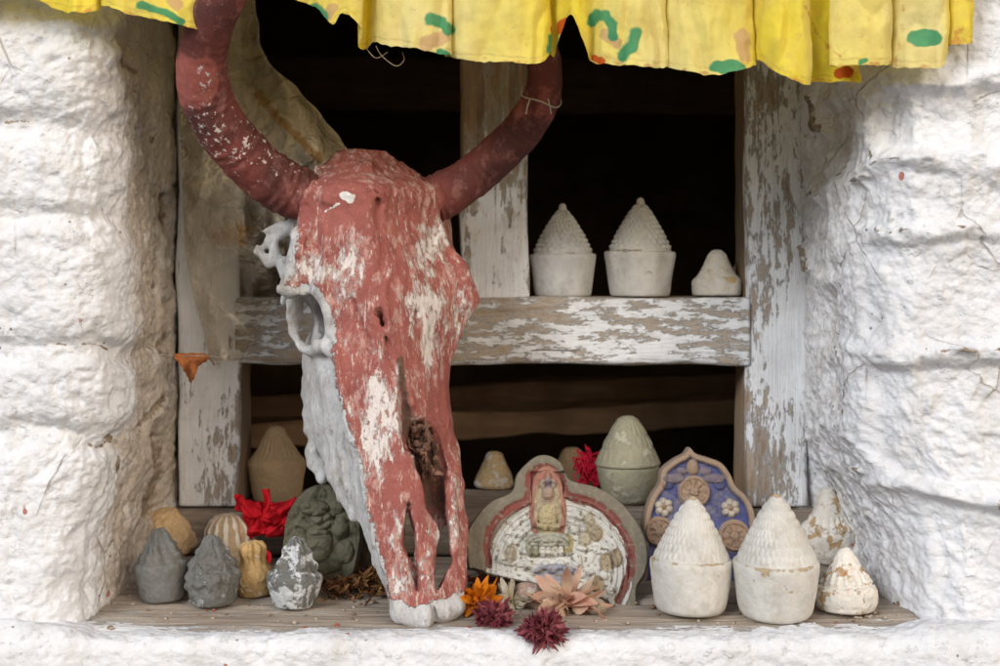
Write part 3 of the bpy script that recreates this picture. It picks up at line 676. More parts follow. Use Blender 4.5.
# crumbly turbinate bone inside the nose
tp = []
for k in range(46):
    c = P(random.uniform(409, 440), random.uniform(424, 474), random.uniform(.054, .076)); spl = k % 2; dirv = np.array([random.uniform(-.3, .3), random.uniform(-.4, .2), random.uniform(.5, 1)]) if spl else np.array([random.uniform(-.4, .4), random.uniform(-.5, .2), random.uniform(-1, 1)]); dirv /= np.linalg.norm(dirv)
    L = random.uniform(.007, .016) if spl else random.uniform(.003, .007); pth = c + np.linspace(-1, 1, 15)[:, None] * dirv * L; pth = pth + .003 * np.stack([pn(pth, 90, 3 + k), pn(pth, 90, 5 + k), pn(pth, 90, 7 + k)], -1)
    tp.append(loft(tube(pth, (.0022 if spl else .0040) * np.sin(np.linspace(.4, 2.8, 15)) * random.uniform(.5, 1.2), 16, .8)))
Vt, Qt, Tt = merge(tp); Vt = Vt + .0028 * np.stack([fbm(Vt, 260, 3, 1), fbm(Vt, 260, 3, 2), fbm(Vt, 260, 3, 3)], -1)
add('turbinate', mesh_np('turbinate', Vt - SK0, Qt, T=Tt), mat_simple('crumbling_bone', (.085, .05, .036), (.24, .12, .085), 160), skull)
HM = mat_horn()
def horn(pts, radii, seed, paint):
    pts = np.array([P(*p) for p in pts]); n = 260
    c = catmull(pts, n); r = np.interp(np.linspace(0, 1, n), np.linspace(0, 1, len(radii)), radii) * (1.09 if seed == 90 else 1.17)
    r = np.convolve(np.pad(r, 12, 'edge'), np.ones(25) / 25, 'valid')
    V = tube(c, r, 72); s = np.linspace(0, 1, n)
    base = np.exp(-s / .28)
    ringw = np.sin(s * 150 + 3 * np.sin(s * 40))[:, None] * base[:, None]
    nv = V - c[:, None]; nv /= np.linalg.norm(nv, axis=-1, keepdims=True) + 1e-12
    V = V + nv * (.0020 * ringw * (.5 + pn(V, 60, seed)) + .0022 * fbm(V, 28, 3, seed) + .0011 * base[:, None] * pn(V, 150, seed + 4))[..., None]
    px, py = proj(V); fk, br = paint(px, py, s[:, None] + 0 * px)
    Vv, Q, T = loft(V); z2 = lambda a: np.concatenate([a.ravel(), a[0, :1], a[-1, :1]])
    return add('horn', mesh_np('horn', Vv - SK0, Q, {'flake': z2(fk), 'bright': z2(br), 'ring': z2(ringw * (.5 + .5 * pn(V, 60, seed)))}, T=T), HM, skull)
horn([(322, 199, .125), (295, 192, .112), (262, 172, .092), (232, 140, .066), (209, 104, .04), (202, 66, .012), (209, 28, -.018), (226, -6, -.045), (250, -40, -.062), (285, -72, -.07)],
     [.0265, .0270, .0265, .0255, .0250, .0235, .0215, .0185, .014, .004], 90,
     lambda px, py, s: (-.10 + .13 * np.exp(-((py - 145) / 42) ** 2) + .13 * np.exp(-((px - 204) / 12) ** 2 - ((py - 80) / 35) ** 2) + .05 * np.exp(-(py / 25) ** 2), 1.15 * np.exp(-((py - 82) / 30) ** 2) * sstep(px, 232, 205) - .1))
horn([(406, 208, .16), (428, 202, .168), (462, 184, .175), (497, 156, .172), (526, 125, .16), (543, 92, .145), (544, 60, .128), (533, 30, .11), (512, 2, .095)],
     [.0245, .0235, .0215, .0200, .0190, .0178, .0160, .012, .004], 95,
     lambda px, py, s: (np.full(px.shape, -.17) + .05 * np.exp(-((px - 525) / 12) ** 2 - ((py - 140) / 12) ** 2), .55 * np.exp(-((py - 105) / 40) ** 2) - .05))
# string round the far horn
ccen = P(541, 97, .148); th = np.linspace(0, 2 * np.pi, 60)
hd = P(526, 125, .16) - P(544, 70, .132); hd /= np.linalg.norm(hd); uu = np.cross(hd, [0, 1, 0]); uu /= np.linalg.norm(uu); vv = np.cross(hd, uu)
lp = ccen + .0232 * (np.cos(th)[:, None] * uu + np.sin(th)[:, None] * vv) + .002 * np.sin(th * 3)[:, None] * hd
segs = [loft(tube(lp, .0009, 8), False)]
for px0, dx in ((548, 3), (530, -4)):
    q = catmull([P(px0, 99, .124), P(px0 + dx * .6, 106, .122), P(px0 + dx, 114, .124)], 12); segs.append(loft(tube(q, .0008, 8)))
Vs, Qs, Ts = merge(segs)
tag(add('string', mesh_np('string', Vs - ccen, Qs, T=Ts), mat_simple('pale_cord', (.6, .55, .48), (.45, .4, .34), 200), None, ccen), 'thin pale string tied round the skull horn in front of the dark pane', 'string')

# ------------------------------------------------------------------ yellow valance
edge_pts = [  # px, Y, bottom py
    (-60, -.02, 2), (-20, -.035, -4), (30, -.03, -2), (56, -.035, 9), (75, -.045, 12), (94, -.04, 10), (98, -.02, 6), (92, -.014, 4), (104, -.03, 6), (130, -.045, 14), (165, -.05, 22), (198, -.045, 28), (206, -.02, 20), (198, -.012, 8),
    (222, -.02, -4), (262, -.03, -6), (296, -.03, 0), (316, -.04, 8), (332, -.045, 25), (343, -.05, 14), (353, -.055, 17), (363, -.05, 30), (359, -.02, 47), (366, -.012, 49), (374, -.03, 42), (384, -.05, 44), (415, -.056, 48), (445, -.05, 54), (453, -.03, 55), (446, -.012, 56), (452, -.03, 57), (466, -.05, 59), (500, -.056, 61), (538, -.05, 63), (551, -.03, 52), (545, -.012, 48), (554, -.016, 56), (561, -.03, 36), (571, -.05, 14), (579, -.056, 26), (586, -.05, 48), (592, -.04, 60), (606, -.055, 63), (640, -.06, 66), (660, -.05, 68), (668, -.03, 66), (661, -.012, 62), (668, -.03, 68), (684, -.05, 70), (712, -.058, 74), (742, -.05, 69), (755, -.03, 64), (748, -.012, 62), (758, -.03, 60), (768, -.045, 66), (785, -.055, 77), (806, -.055, 84), (812, -.03, 83), (804, -.012, 82), (845, -.014, 81), (862, -.016, 81), (850, -.03, 66), (830, -.034, 66),
    (838, -.045, 65), (866, -.056, 64), (888, -.05, 64), (894, -.03, 62), (886, -.014, 62), (900, -.035, 66), (925, -.045, 67), (945, -.04, 66), (951, -.025, 52), (946, -.012, 46), (955, -.025, 44), (972, -.028, 42), (976, -.012, 42)]
E = np.array(edge_pts, float); nC = 1500
C = catmull(E, nC); C[:, 1] = np.minimum(C[:, 1], -.010)
rows = 110; ztop = .43
V = np.zeros((rows, nC, 3)); bot = P(C[:, 0], C[:, 2], C[:, 1]); tt = np.linspace(0, 1, rows)[:, None] ** .75
amp = 1 - .55 * (1 - tt)
Xmid = np.convolve(np.pad(bot[:, 0], 40, 'edge'), np.ones(81) / 81, 'valid')
V[..., 0] = bot[:, 0] * tt + (1 - tt) * (.6 * bot[:, 0] + .4 * Xmid)
V[..., 1] = -.014 + (C[:, 1] + .014) * amp
V[..., 2] = ztop + (bot[:, 2] - ztop) * tt
V[..., 1] += .017 * fbm(V * np.array([1, 0, .28]), 26, 3, 109) * tt + .006 * np.clip(1 - 5 * np.abs(pn(V * np.array([1, 0, .35]), 22, 119)), 0, 1) * tt + .0045 * fbm(V * np.array([1, 1, .8]), 24, 3, 110) * tt + .0012 * fbm(V, 80, 2, 111)
V[..., 0] += .005 * fbm(V * np.array([1, 1, .7]), 26, 3, 112) * tt; V[..., 2] += .0022 * fbm(V * np.array([1, 0, 0]), 120, 3, 113) * tt ** 4
V[..., 1] = np.minimum(V[..., 1], -.008)
px, py = proj(V); front = ((C[:, 1] < -.022)[None] & (tt > -1)); px = px + 1.6 * pn(V, 120, 117); py = py + 1.6 * pn(V, 120, 118)
lem = np.array([.86, .69, .045]); pale = np.array([.82, .73, .35])
fade = np.interp(px, [-60, 60, 200, 300, 345, 365, 400, 470, 520, 545, 580, 600, 640, 675, 700, 740, 756, 770, 800, 815, 880, 900, 940, 952, 980], [.1, .1, .35, .3, .3, .6, .95, .75, .5, .1, .05, .55, .75, .8, .65, .5, .1, .1, .15, .6, .6, .9, .9, .2, .2])
fade = np.where(front, fade, .0) * (.85 + .5 * fbm(V, 14, 3, 115)); fade = np.clip(fade * 1.05 + .06 * fbm(V * np.array([1, 1, .4]), 40, 3, 116), 0, 1)[..., None]
colr = lem + (pale - lem) * fade
def strokes(lst):
    g = np.zeros(px.shape)
    for pts, w in lst: g = np.maximum(g, groove(px, py, pts, w))
    return g * front
def blob(cx, cy, a, b): return np.exp(.7 - .7 * (np.hypot((px - cx) / a, (py - cy) / b)) ** 4) * .62 * front
green = strokes([([(431, 19), (441, 22), (449, 30)], 7), ([(592, 22), (596, 14), (606, 16), (612, 26), (613, 36)], 6), ([(623, 56), (632, 46), (636, 33)], 7), ([(552, 50), (553, 38)], 6), ([(440, 53), (446, 55)], 5), ([(314, 10), (322, 16)], 8), ([(820, 70), (830, 70)], 5), ([(140, 5), (165, 12), (182, 22)], 4.5), ([(860, 62), (866, 60)], 3)])
green = np.maximum(green, blob(925, 38, 17, 8)); green = np.maximum(green, blob(727, 67, 17, 6.5))
orange = strokes([([(556, 30), (566, 24)], 7), ([(842, 73), (848, 72)], 7), ([(594, 58), (602, 62)], 4), ([(822, 67), (826, 66)], 4)]); orange = np.maximum(orange, (~front) * groove(px, py, [(840, 73), (848, 72)], 7))
tan = strokes([([(425, 44), (442, 38)], 9), ([(742, 38), (745, 55)], 9), ([(605, 34), (618, 44)], 7), ([(328, 16), (333, 8)], 6), ([(170, -4), (176, 4)], 8)])
rust = .75 * groove(px, py, [(806, 6), (818, 36), (840, 56)], 3) + .6 * groove(px, py, [(905, 5), (901, 30), (896, 60)], 4) + .55 * groove(px, py, [(960, 20), (955, 44)], 7) + .5 * np.exp(-((C[:, 2][None] - py) / 5) ** 2) - .1
add_attr = {'Col': colr, 'green': green, 'orange': orange, 'tan': tan, 'rust': rust, 'hem': np.exp(-((C[:, 2][None] - py - 5.5) / .9) ** 2) * (.6 + .6 * pn(V, 90, 121))}
cl0 = np.array([.0, -.014, ztop])
cloth = tag(add('valance', mesh_np('valance', V - cl0, grid_faces(rows, nC), add_attr), mat_cloth(), None, cl0), 'faded yellow pleated cloth with green squiggles hanging along the top of the window', 'cloth')
q = [catmull([P(376, 46, -.03), P(382, 56, -.03), P(396, 66, -.03), P(404, 60, -.03), P(402, 52, -.03)], 30), catmull([P(366, 48, -.02), P(376, 58, -.022), P(388, 52, -.022)], 20)]
Vs, Qs, Ts = merge([loft(tube(x, .0004, 6)) for x in q])
add('loose_thread', mesh_np('loose_thread', Vs - cl0, Qs, T=Ts), mat_simple('fray', (.45, .36, .2), (.3, .22, .12), 300), cloth)

# ------------------------------------------------------------------ plastic sheet behind the near horn
ry = np.array([-60, 0, 30, 60, 100, 130, 152, 175, 210, 250, 290, 320, 345, 362]); rx = np.array([250, 256, 258, 270, 305, 335, 352, 340, 312, 292, 276, 264, 250, 240]); lx = np.array([178, 178, 179, 180, 180, 180, 181, 182, 183, 185, 192, 200, 206, 210])
nr, ncl = 200, 150; pyv = np.linspace(-60, 361, nr)[:, None] + 0 * np.ones(ncl); u = np.linspace(0, 1, ncl)[None] + 0 * pyv
pxv = np.interp(pyv, ry, lx) * (1 - u) + np.interp(pyv, ry, rx) * u
q3 = np.stack([pxv / 1000, pyv / 1000, 0 * pxv], -1)
pxv = pxv + (5 * pn(q3, 14, 3) + 5 * pn(q3, 46, 5) * sstep(u, .8, 1)) * u; pyv = pyv + 5 * pn(q3, 16, 4)
dg = (pxv * .55 - pyv * .35) / 1000; qd = np.stack([dg, (pxv * .35 + pyv * .55) / 5000, 0 * pxv], -1)
Yv = .225 - .035 * np.sin(np.pi * u) * sstep(pyv, -20, 200) + .012 * fbm(q3 * np.array([1, .35, 1]), 22, 4, 120) + .02 * sstep(pyv, 160, -40)
Yv -= .03 * np.exp(-((pxv - 222) / 35) ** 2 - ((pyv - 215) / 35) ** 2)
Yv += .026 * np.abs(pn(qd, 34, 61)) + .012 * np.abs(pn(qd, 75, 62)); Yv += .010 * np.abs(pn(q3 * np.array([1.5, .6, 1]), 30, 7)) + .007 * np.abs(pn(q3 * np.array([.8, 1.3, 1]), 55, 8)) + .016 * np.abs(pn(q3 * np.array([2.2, .5, 1]) + pyv[..., None] * .0006, 16, 18))
V = P(pxv, pyv, np.minimum(Yv, .262))
och = groove(pxv, pyv, [(258, 95), (285, 125), (318, 158)], 6) * .95 + .95 * np.exp(-((pxv - 225) / 26) ** 2 - ((pyv - 236) / 14) ** 2) + .35 * np.exp(-((pxv - 255) / 25) ** 2 - ((pyv - 215) / 22) ** 2)
dense = .42 + .15 * np.exp(-((pyv - 150) / 70) ** 2) - .33 * sstep(pyv, 235, 300) + .3 * np.maximum(0, pn(q3 * np.array([1.5, .5, 1]), 36, 9)) + .40 * np.clip(1 - 7 * np.abs(pn(qd, 34, 61)), 0, 1)
dense += .3 * np.exp(-((u - 1) / .03) ** 2) + .25 * np.exp(-((pyv - 356) / 5) ** 2)
o0 = P(215, 100, .23)
tag(add('plastic_sheet', mesh_np('plastic_sheet', V - o0, grid_faces(nr, ncl), {'ochre': och, 'dense': np.clip(dense, .1, .95)}), mat_plastic(), None, o0), 'grimy translucent plastic sheet hanging in the window behind the skull', 'plastic sheet')

# dried leaf hanging by the frame
lf = np.array([(174, 355), (188, 353), (207, 354), (208, 360), (199, 366), (196, 374), (191, 383), (187, 376), (181, 366)], float)
ang = catmull(lf, 90, True); rr = np.linspace(0, 1, 14)[:, None, None]; cen = np.array([190., 362.])
L2 = cen + (ang - cen) * rr * (1 + .05 * np.sin(np.arange(90) * 2 * np.pi / 90 * 17)[None, :, None] * rr)
Yl = .02 + .00030 * np.abs(L2[..., 0] - 191 - .15 * (L2[..., 1] - 362)) - .003 * np.sin(L2[..., 1] / 9) - .009 * rr[..., 0] ** 3 * np.cos(np.arange(90) * 2 * np.pi / 90 * 3 + 1)
V = P(L2[..., 0], L2[..., 1], Yl + .15); V2 = V + np.array([0, .0006, 0])
Vv, Qv, _ = merge([(V, grid_faces(14, 90, True)), (V2, grid_faces(14, 90, True)[:, ::-1])])
o0 = P(190, 362, .17)
leaf = tag(add('dried_leaf', mesh_np('dried_leaf', Vv - o0, Qv), mat_simple('dry_leaf', (.66, .27, .10), (.42, .13, .045), 180, .8, .003, .25), None, o0), 'curled orange dry leaf caught in front of the frame post', 'leaf')
stem = catmull([P(206, 357, .17), P(211, 360, .17), P(214, 365, .172)], 10); Vs, Qs, Ts = loft(tube(stem, .0009, 8))
add('stem', mesh_np('stem', Vs - o0, Qs, T=Ts), mat_simple('leaf_stalk', (.2, .1, .05), (.14, .08, .04)), leaf)
web = catmull([P(150, 352, .10), P(174, 356, .168), P(208, 356, .17), P(248, 361, .262)], 30); Vs, Qs, Ts = loft(tube(web, .0004, 6))
tag(add('thread', mesh_np('thread', Vs - P(208, 356, .17), Qs, T=Ts), mat_simple('web_strand', (.55, .52, .48), (.45, .43, .4)), None, P(208, 356, .17)), 'fine pale strand stretched past the dry leaf to the frame', 'thread')

# ------------------------------------------------------------------ clay stupas
CUP = [(0, 0), (.62, 0), (.75, .012), (.835, .045), (.89, .13), (.945, .27), (.985, .39), (1.0, .435), (.995, .452), (.95, .462), (.6, .463), (0, .463)]
CONE = [(.90, .44), (.93, .462), (.89, .50), (.80, .565), (.68, .65), (.54, .74), (.385, .84), (.23, .925), (.13, .97), (.07, .992), (0, 1)]
def revolve(prof, W, H, n=130, m=180, seed=0, relief=None, low=.035, fine=.0006, shape=None, tang=1):
    pr_ = np.asarray(prof, float)
    L = np.concatenate([[0], np.cumsum(np.hypot(np.diff(pr_[:, 0]), np.diff(pr_[:, 1])))])
    c = np.stack([np.interp(np.linspace(0, L[-1], n), L, pr_[:, k]) for k in range(2)], 1)
    ker = np.ones(5) / 5; cc = np.stack([np.convolve(np.pad(c[:, k], 2, 'edge'), ker, 'valid') for k in range(2)], 1); cc[0] = c[0]; cc[-1] = c[-1]
    th = np.arange(m) / m * 2 * np.pi
    r = cc[:, :1] * W / 2 * np.ones(m); z = cc[:, 1:] * H * np.ones(m)
    if shape is not None: r = r * shape(th[None], cc[:, 1:])
    if relief is not None: r = r + relief(th[None], cc[:, 1:]) * (r > .002)
    V = np.stack([r * np.cos(th), r * np.sin(th), z], -1)
    ns = seed * 3.7
    q = V + ns
    k = 1 + low * fbm(q, 1.1 / W, 3, seed); V[..., :2] *= k[..., None]
    nrm = normals_grid(V, True); bad = ~np.isfinite(nrm); nrm[bad] = 0
    w = sstep(V[..., 2], .0, .004)[..., None]
    V = V + (-nrm) * (fine * fbm(q, 160, 3, seed + 2) * (r > .003))[..., None] * w * -1
    V[..., 2] += low * .35 * H * (V[..., 0] / W * math.sin(seed) + V[..., 1] / W * math.cos(seed * 2)) * sstep(cc[:, 1:], .1, .6)
    return V, loft(V, False)[:2]
def flutes(rows, cols, amp, z0=.48, z1=.93):
    def f(th, z):
        t = (z - z0) / (z1 - z0); inr = ((t > 0) & (t < 1)).astype(float)
        row = np.floor(t * rows); fr = t * rows - row
        a = (.5 + .5 * np.cos(cols * th + np.pi * (row % 2)))
        return amp * (1 + .5 * np.sin(2 * th + 9 * z)) * inr * (a ** 1.3 * np.sin(np.pi * np.clip(fr, 0, 1)) ** .6 - .35)
    return f
def standing(surface, pyb, w_px, Yc=None, base=.62):
    if surface == 'ledge': Yf = ledgeY(pyb)
    elif surface == 'rail': Yf = railY(pyb)
    else: return Yc, ZT + .001
    Yc = Yf + base * w_px / 2 * S(Yf)
    return Yc, (zl(Yc) if surface == 'ledge' else ZR) + .0005
def place(o, px, surface, pyb, w_px, Yc=None, base=.62, tilt=(0, 0)):
    Yc, z = standing(surface, pyb, w_px, Yc, base)
    o.location = ((px - 500) * S(Yc), Yc, z - .0005)
    o.rotation_euler = (tilt[0] + random.uniform(-.012, .012) + (math.atan(SL) * .75 if surface == 'ledge' else 0), tilt[1] + random.uniform(-.022, .022), random.uniform(-3, 3) if tilt == (0, 0) else 0)
    return S(Yc)
GRP = 'moulded clay stupas on the window ledge and rails'
def stupa(label, px, pyb, w, h_, surface, mat, Yc=None, rows=6, cols=26, amp=.0013, seed=1, cup=None, cone=None, lowc=.03, shape=None, tilt=(0, 0), tipcol=True, conecov=0.0, cupcov=0.0, matc=None, split=.46):
    Yc_, _ = standing(surface, pyb, w, Yc); s = S(Yc_); W, H = w * s, h_ * s
    t = thing('clay_stupa', label, 'clay stupa', group=GRP); place(t, px, surface, pyb, w, Yc, tilt=tilt)
    V, (v, q) = revolve(cup or CUP, W, H, seed=seed, low=lowc, shape=shape)
    c = cupcov - .14 * np.exp(-((v[:, 2] / H - split) / .02) ** 2)
    add('base', mesh_np('base', v, q[:, ::-1], {'cover': c}), mat, t)
    V, (v, q) = revolve(cone or CONE, W, H, seed=seed + .3, relief=flutes(rows, cols, amp) if rows else None, low=lowc)
    zz_ = v[:, 2] / H
    c = conecov - .35 * sstep(zz_, .95, 1.0) * tipcol - .12 * np.exp(-((zz_ - split) / .015) ** 2)
    add('spire', mesh_np('spire', v, q[:, ::-1], {'cover': c}), matc or mat, t)
    return t
def lump(label, px, pyb, w, h_, surface, prof, mat, Yc=None, seed=1, low=.10, relief=None, tilt=(0, 0), cover=0., name='clay_stupa', cat='clay stupa', fine=.0012, grp=True, base=.62, cov=None):
    Yc_, _ = standing(surface, pyb, w, Yc, base); s = S(Yc_); W, H = w * s, h_ * s
    V, (v, q) = revolve(prof, W, H, seed=seed, low=low, relief=relief, fine=fine)
    cv = cov(v[:, 2] / H, v) if cov else np.full(len(v), cover)
    o = add(name, mesh_np(name, v, q[:, ::-1], {'cover': cv}), mat)
    place(o, px, surface, pyb, w, Yc, base, tilt); tag(o, label, cat, GRP if grp else None); return o

WHITE = mat_clay('whitewashed_clay', (.40, .31, .20), (.60, .585, .545), .655, 44)
WHITE2 = mat_clay('greyish_white_clay', (.36, .30, .22), (.60, .595, .575), .67, 38)
OCHRE = mat_clay('raw_ochre_clay', (.56, .40, .23), (.64, .53, .38), .30, 45, (.46, .32, .18))
OCHW = mat_clay('ochre_clay_with_white', (.44, .29, .15), (.72, .69, .63), .565, 60, spots=(.45, .11, .06))
DGREY = mat_clay('dark_grey_clay', (.145, .15, .145), (.40, .41, .41), .38, 70, (.115, .108, .095), grain=.7)
DGREYW = mat_clay('dark_grey_clay_whitened', (.15, .155, .15), (.58, .60, .62), .49, 62, (.12, .115, .10), grain=.7)
GREENC = mat_clay('greenish_grey_clay', (.33, .31, .22), (.47, .45, .35), .42, 40, (.25, .235, .17))
OLIVE = mat_clay('olive_grey_clay', (.12, .115, .078), (.2, .19, .14), .33, 50, (.085, .08, .055), grain=.7)

facet = lambda th, z: 1 + .03 * np.cos(9 * th) * sstep(z, .02, .3)
CUPT = [(0, 0), (.80, 0), (.84, .015), (.865, .08), (.90, .2), (.95, .33), (1.0, .425), (1.0, .44), (.95, .455), (.6, .456), (0, .456)]
CONET = [(.86, .44), (.88, .455), (.84, .50), (.80, .53), (.66, .64), (.50, .745), (.34, .84), (.20, .905), (.12, .93), (.115, .955), (.09, .985), (0, 1)]
stupa('whitish clay stupa with bluish base on the cross rail beside the mullion', 563, 296, 67, 93, 'transom', WHITE2, .312, 9, 24, .0019, 2, CUPT, CONET, .035, None, tipcol=False)
stupa('taller beige stupa with scalloped faceted base, middle of the cross rail trio', 640, 296, 71, 99, 'transom', mat_clay('cream_clay', (.42, .35, .26), (.64, .62, .57), .68, 30), .312, 9, 26, .0019, 5, CUPT, CONET, .035, facet, tipcol=False)
SMALL = [(0, 0), (.84, 0), (.97, .03), (1.0, .2), (.98, .34), (.88, .40), (.70, .50), (.56, .64), (.44, .80), (.36, .90), (.2, .98), (0, 1)]
lump('little squat clay stupa with yellow stain on the cross rail by the right post', 717, 297, 50, 47, 'transom', SMALL, mat_clay('stained_cream_clay', (.52, .38, .19), (.68, .64, .57), .60, 45), .305, 7, .06)
lump('pale rounded clay lump half hidden behind the right post', 752, 262, 50, 58, 'transom', SMALL, OCHRE, .42, 9, .06, name='clay_lump', cat='clay lump', grp=False).location.z = ZT + .012
bpy.data.objects['clay_lump'].location.z = ZT + .0005
# near row, right of the plaque
stupa('large whitewashed stupa with dotted spire directly in front of the blue plaque', 690, 621, 83, 116, 'ledge', WHITE, None, 7, 38, .0012, 11, lowc=.03, conecov=.02)
stupa('large whitewashed stupa with ochre tip, the right-hand of the two big white ones', 776, 625, 86, 124, 'ledge', WHITE, None, 7, 40, .0012, 14, lowc=.035, conecov=.02)
BELL = [(0, 0), (.62, 0), (.80, .03), (.92, .14), (1.0, .30), (.97, .42), (.88, .47), (.70, .56), (.55, .68), (.42, .80), (.26, .91), (.2, .93), (.17, .985), (0, 1)]
BELL2 = [(0, 0), (.66, 0), (.86, .03), (.98, .16), (1.0, .30), (.93, .40), (.84, .42), (.68, .55), (.52, .68), (.36, .82), (.22, .93), (.1, .985), (0, 1)]
bands = lambda th, z: .0012 * np.cos(20 * th) * sstep(z, .42, .46) * (1 - sstep(z, .6, .66)) - .0018 * np.exp(-((z - .44) / .015) ** 2)
lump('small flaking stupa of ochre and white leaning back against the right wall', 829, 566, 56, 74, 'ledge', [(0, 0), (.62, 0), (.8, .03), (.95, .15), (1, .30), (.98, .44), (.90, .50), (.72, .55), (.58, .66), (.46, .78), (.34, .88), (.26, .92), (.2, .98), (0, 1)], OCHW, None, 21, .05, bands)
lump('squat ochre and white flaked stupa at the far right end of the ledge', 846, 618, 64, 64, 'ledge', BELL2, OCHW, None, 24, .06, bands)
lump('grey rounded stupa behind the right large white stupa, against the frame post', 797, 552, 44, 56, 'ledge', BELL, mat_clay('pale_grey_clay', (.36, .33, .28), (.46, .44, .4), .45, 40), None, 27, .05)
# behind, standing on the bottom rail
GC = [(.90, .42), (.98, .44), (1.0, .455), (.94, .50), (.84, .58), (.72, .69), (.57, .80), (.42, .90), (.30, .965), (.16, .995), (0, 1)]
GB = [(0, 0), (.55, 0), (.68, .03), (.80, .14), (.90, .28), (.95, .40), (.95, .43), (0, .44)]
stupa('tall greenish grey stupa on the bottom rail between the two plaques', 628, 506, 66, 87, 'rail', GREENC, None, 3, 22, .0008, 31, GB, GC, .02, tipcol=False)
lump('small blotched cone stupa on the bottom rail just right of the skull', 494, 489, 40, 36, 'rail', [(0, 0), (.9, 0), (1, .1), (.85, .35), (.55, .72), (.4, .93), (.25, .99), (0, 1)], mat_clay('blotched_clay', (.42, .31, .17), (.55, .52, .47), .45, 60), None, 34, .07)
lump('bare ochre cone behind the arched plaque, next to red thread', 572, 492, 42, 43, 'rail', [(0, 0), (.9, 0), (1, .1), (.9, .35), (.7, .68), (.5, .90), (.3, .98), (0, 1)], OCHRE, None, 37, .05)
OC = [(0, 0), (.72, 0), (.80, .02), (.87, .15), (.95, .36), (1.0, .47), (.985, .52), (.93, .55), (.80, .60), (.62, .70), (.46, .82), (.34, .92), (.22, .98), (0, 1)]
lump('plain ochre clay stupa on the bottom rail by the left frame post', 277, 503, 58, 75, 'rail', OC, OCHRE, None, 41, .035, lambda th, z: .0006 * np.cos(24 * th) * sstep(z, .56, .62) * (1 - sstep(z, .8, .9)))
# near row, left
POT = [(0, 0), (.66, 0), (.80, .02), (.87, .12), (.94, .30), (1.0, .47), (.98, .52), (.76, .555), (.74, .64), (.56, .68), (.53, .77), (.38, .81), (.30, .92), (.13, .99), (0, 1)]
knob = lambda th, z: .0022 * np.cos(5 * th + 1) * sstep(z, .5, .6) * (1 - sstep(z, .85, .97)) + .0012 * np.cos(11 * th + 9 * z) * sstep(z, .45, .55)
lump('smooth dark grey clay stupa, nearest the left wall', 164, 605, 54, 72, 'ledge', POT, mat_clay('smooth_dark_clay', (.155, .16, .155), (.27, .275, .265), .30, 60, (.14, .13, .115), grain=.5), None, 51, .05, knob)
lump('dark grey stupa with a lumpy carved face, middle of the three grey ones', 214, 610, 54, 70, 'ledge', [(0, 0), (.62, 0), (.76, .02), (.9, .16), (1, .36), (.99, .47), (.80, .53), (.78, .63), (.60, .69), (.56, .78), (.38, .84), (.28, .94), (.12, .99), (0, 1)], DGREY, None, 54, .075, lambda th, z: .0070 * fbm(np.stack([np.cos(th) + 0 * z, np.sin(th) + 0 * z, 2.2 * z + 0 * th], -1), 2.3, 3, 8) * sstep(z, .1, .3) * (1 - sstep(z, .9, 1)) - .0016 * np.exp(-((z - .5 - .03 * np.sin(3 * th)) / .02) ** 2), fine=.002)
lump('dark grey stupa blotched with white paint, nearest the dark carved plaque', 294, 613, 56, 70, 'ledge', [(0, 0), (.52, 0), (.68, .02), (.84, .16), (.98, .34), (1, .43), (.92, .48), (.70, .53), (.68, .64), (.50, .70), (.48, .82), (.32, .88), (.24, .96), (.1, .99), (0, 1)], DGREYW, None, 57, .065, knob, fine=.0018)
stripes = lambda z, v: .25 * np.cos(np.arctan2(v[:, 1], v[:, 0]) * 14) * (z > .45) - .05
lump('domed ochre stupa with white striped top, behind the small ochre vase', 233, 574, 52, 56, 'ledge', [(0, 0), (.7, 0), (.9, .06), (1, .3), (1.0, .5), (.95, .7), (.78, .87), (.5, .97), (0, 1)], mat_clay('ochre_dome_clay', (.44, .32, .19), (.66, .60, .52), .50, 50), None, 61, .07, lambda th, z: .0012 * np.cos(14 * th) * sstep(z, .5, .6), cov=stripes)
lump('small glossy ochre vase-shaped stupa between the grey ones', 256, 598, 42, 54, 'ledge', [(0, 0), (.72, 0), (.85, .02), (.92, .15), (1.0, .34), (.9, .46), (.66, .55), (.52, .66), (.60, .76), (.64, .86), (.5, .95), (.2, .99), (0, 1)], mat_clay('warm_ochre_clay', (.46, .30, .13), (.62, .52, .40), .40, 60, rough=.7), None, 64, .07, lambda th, z: .0016 * np.cos(9 * th) * sstep(z, .55, .7))
fr = lump('broken yellow ochre clay shard lying against the left wall', 174, 558, 58, 48, 'ledge', [(0, 0), (.8, 0), (1, .12), (.95, .35), (.7, .7), (.4, .93), (0, 1)], OCHRE, None, 67, .22, name='clay_shard', cat='clay shard', grp=False, fine=.003)
fr.rotation_euler = (.1, -.28, .3)

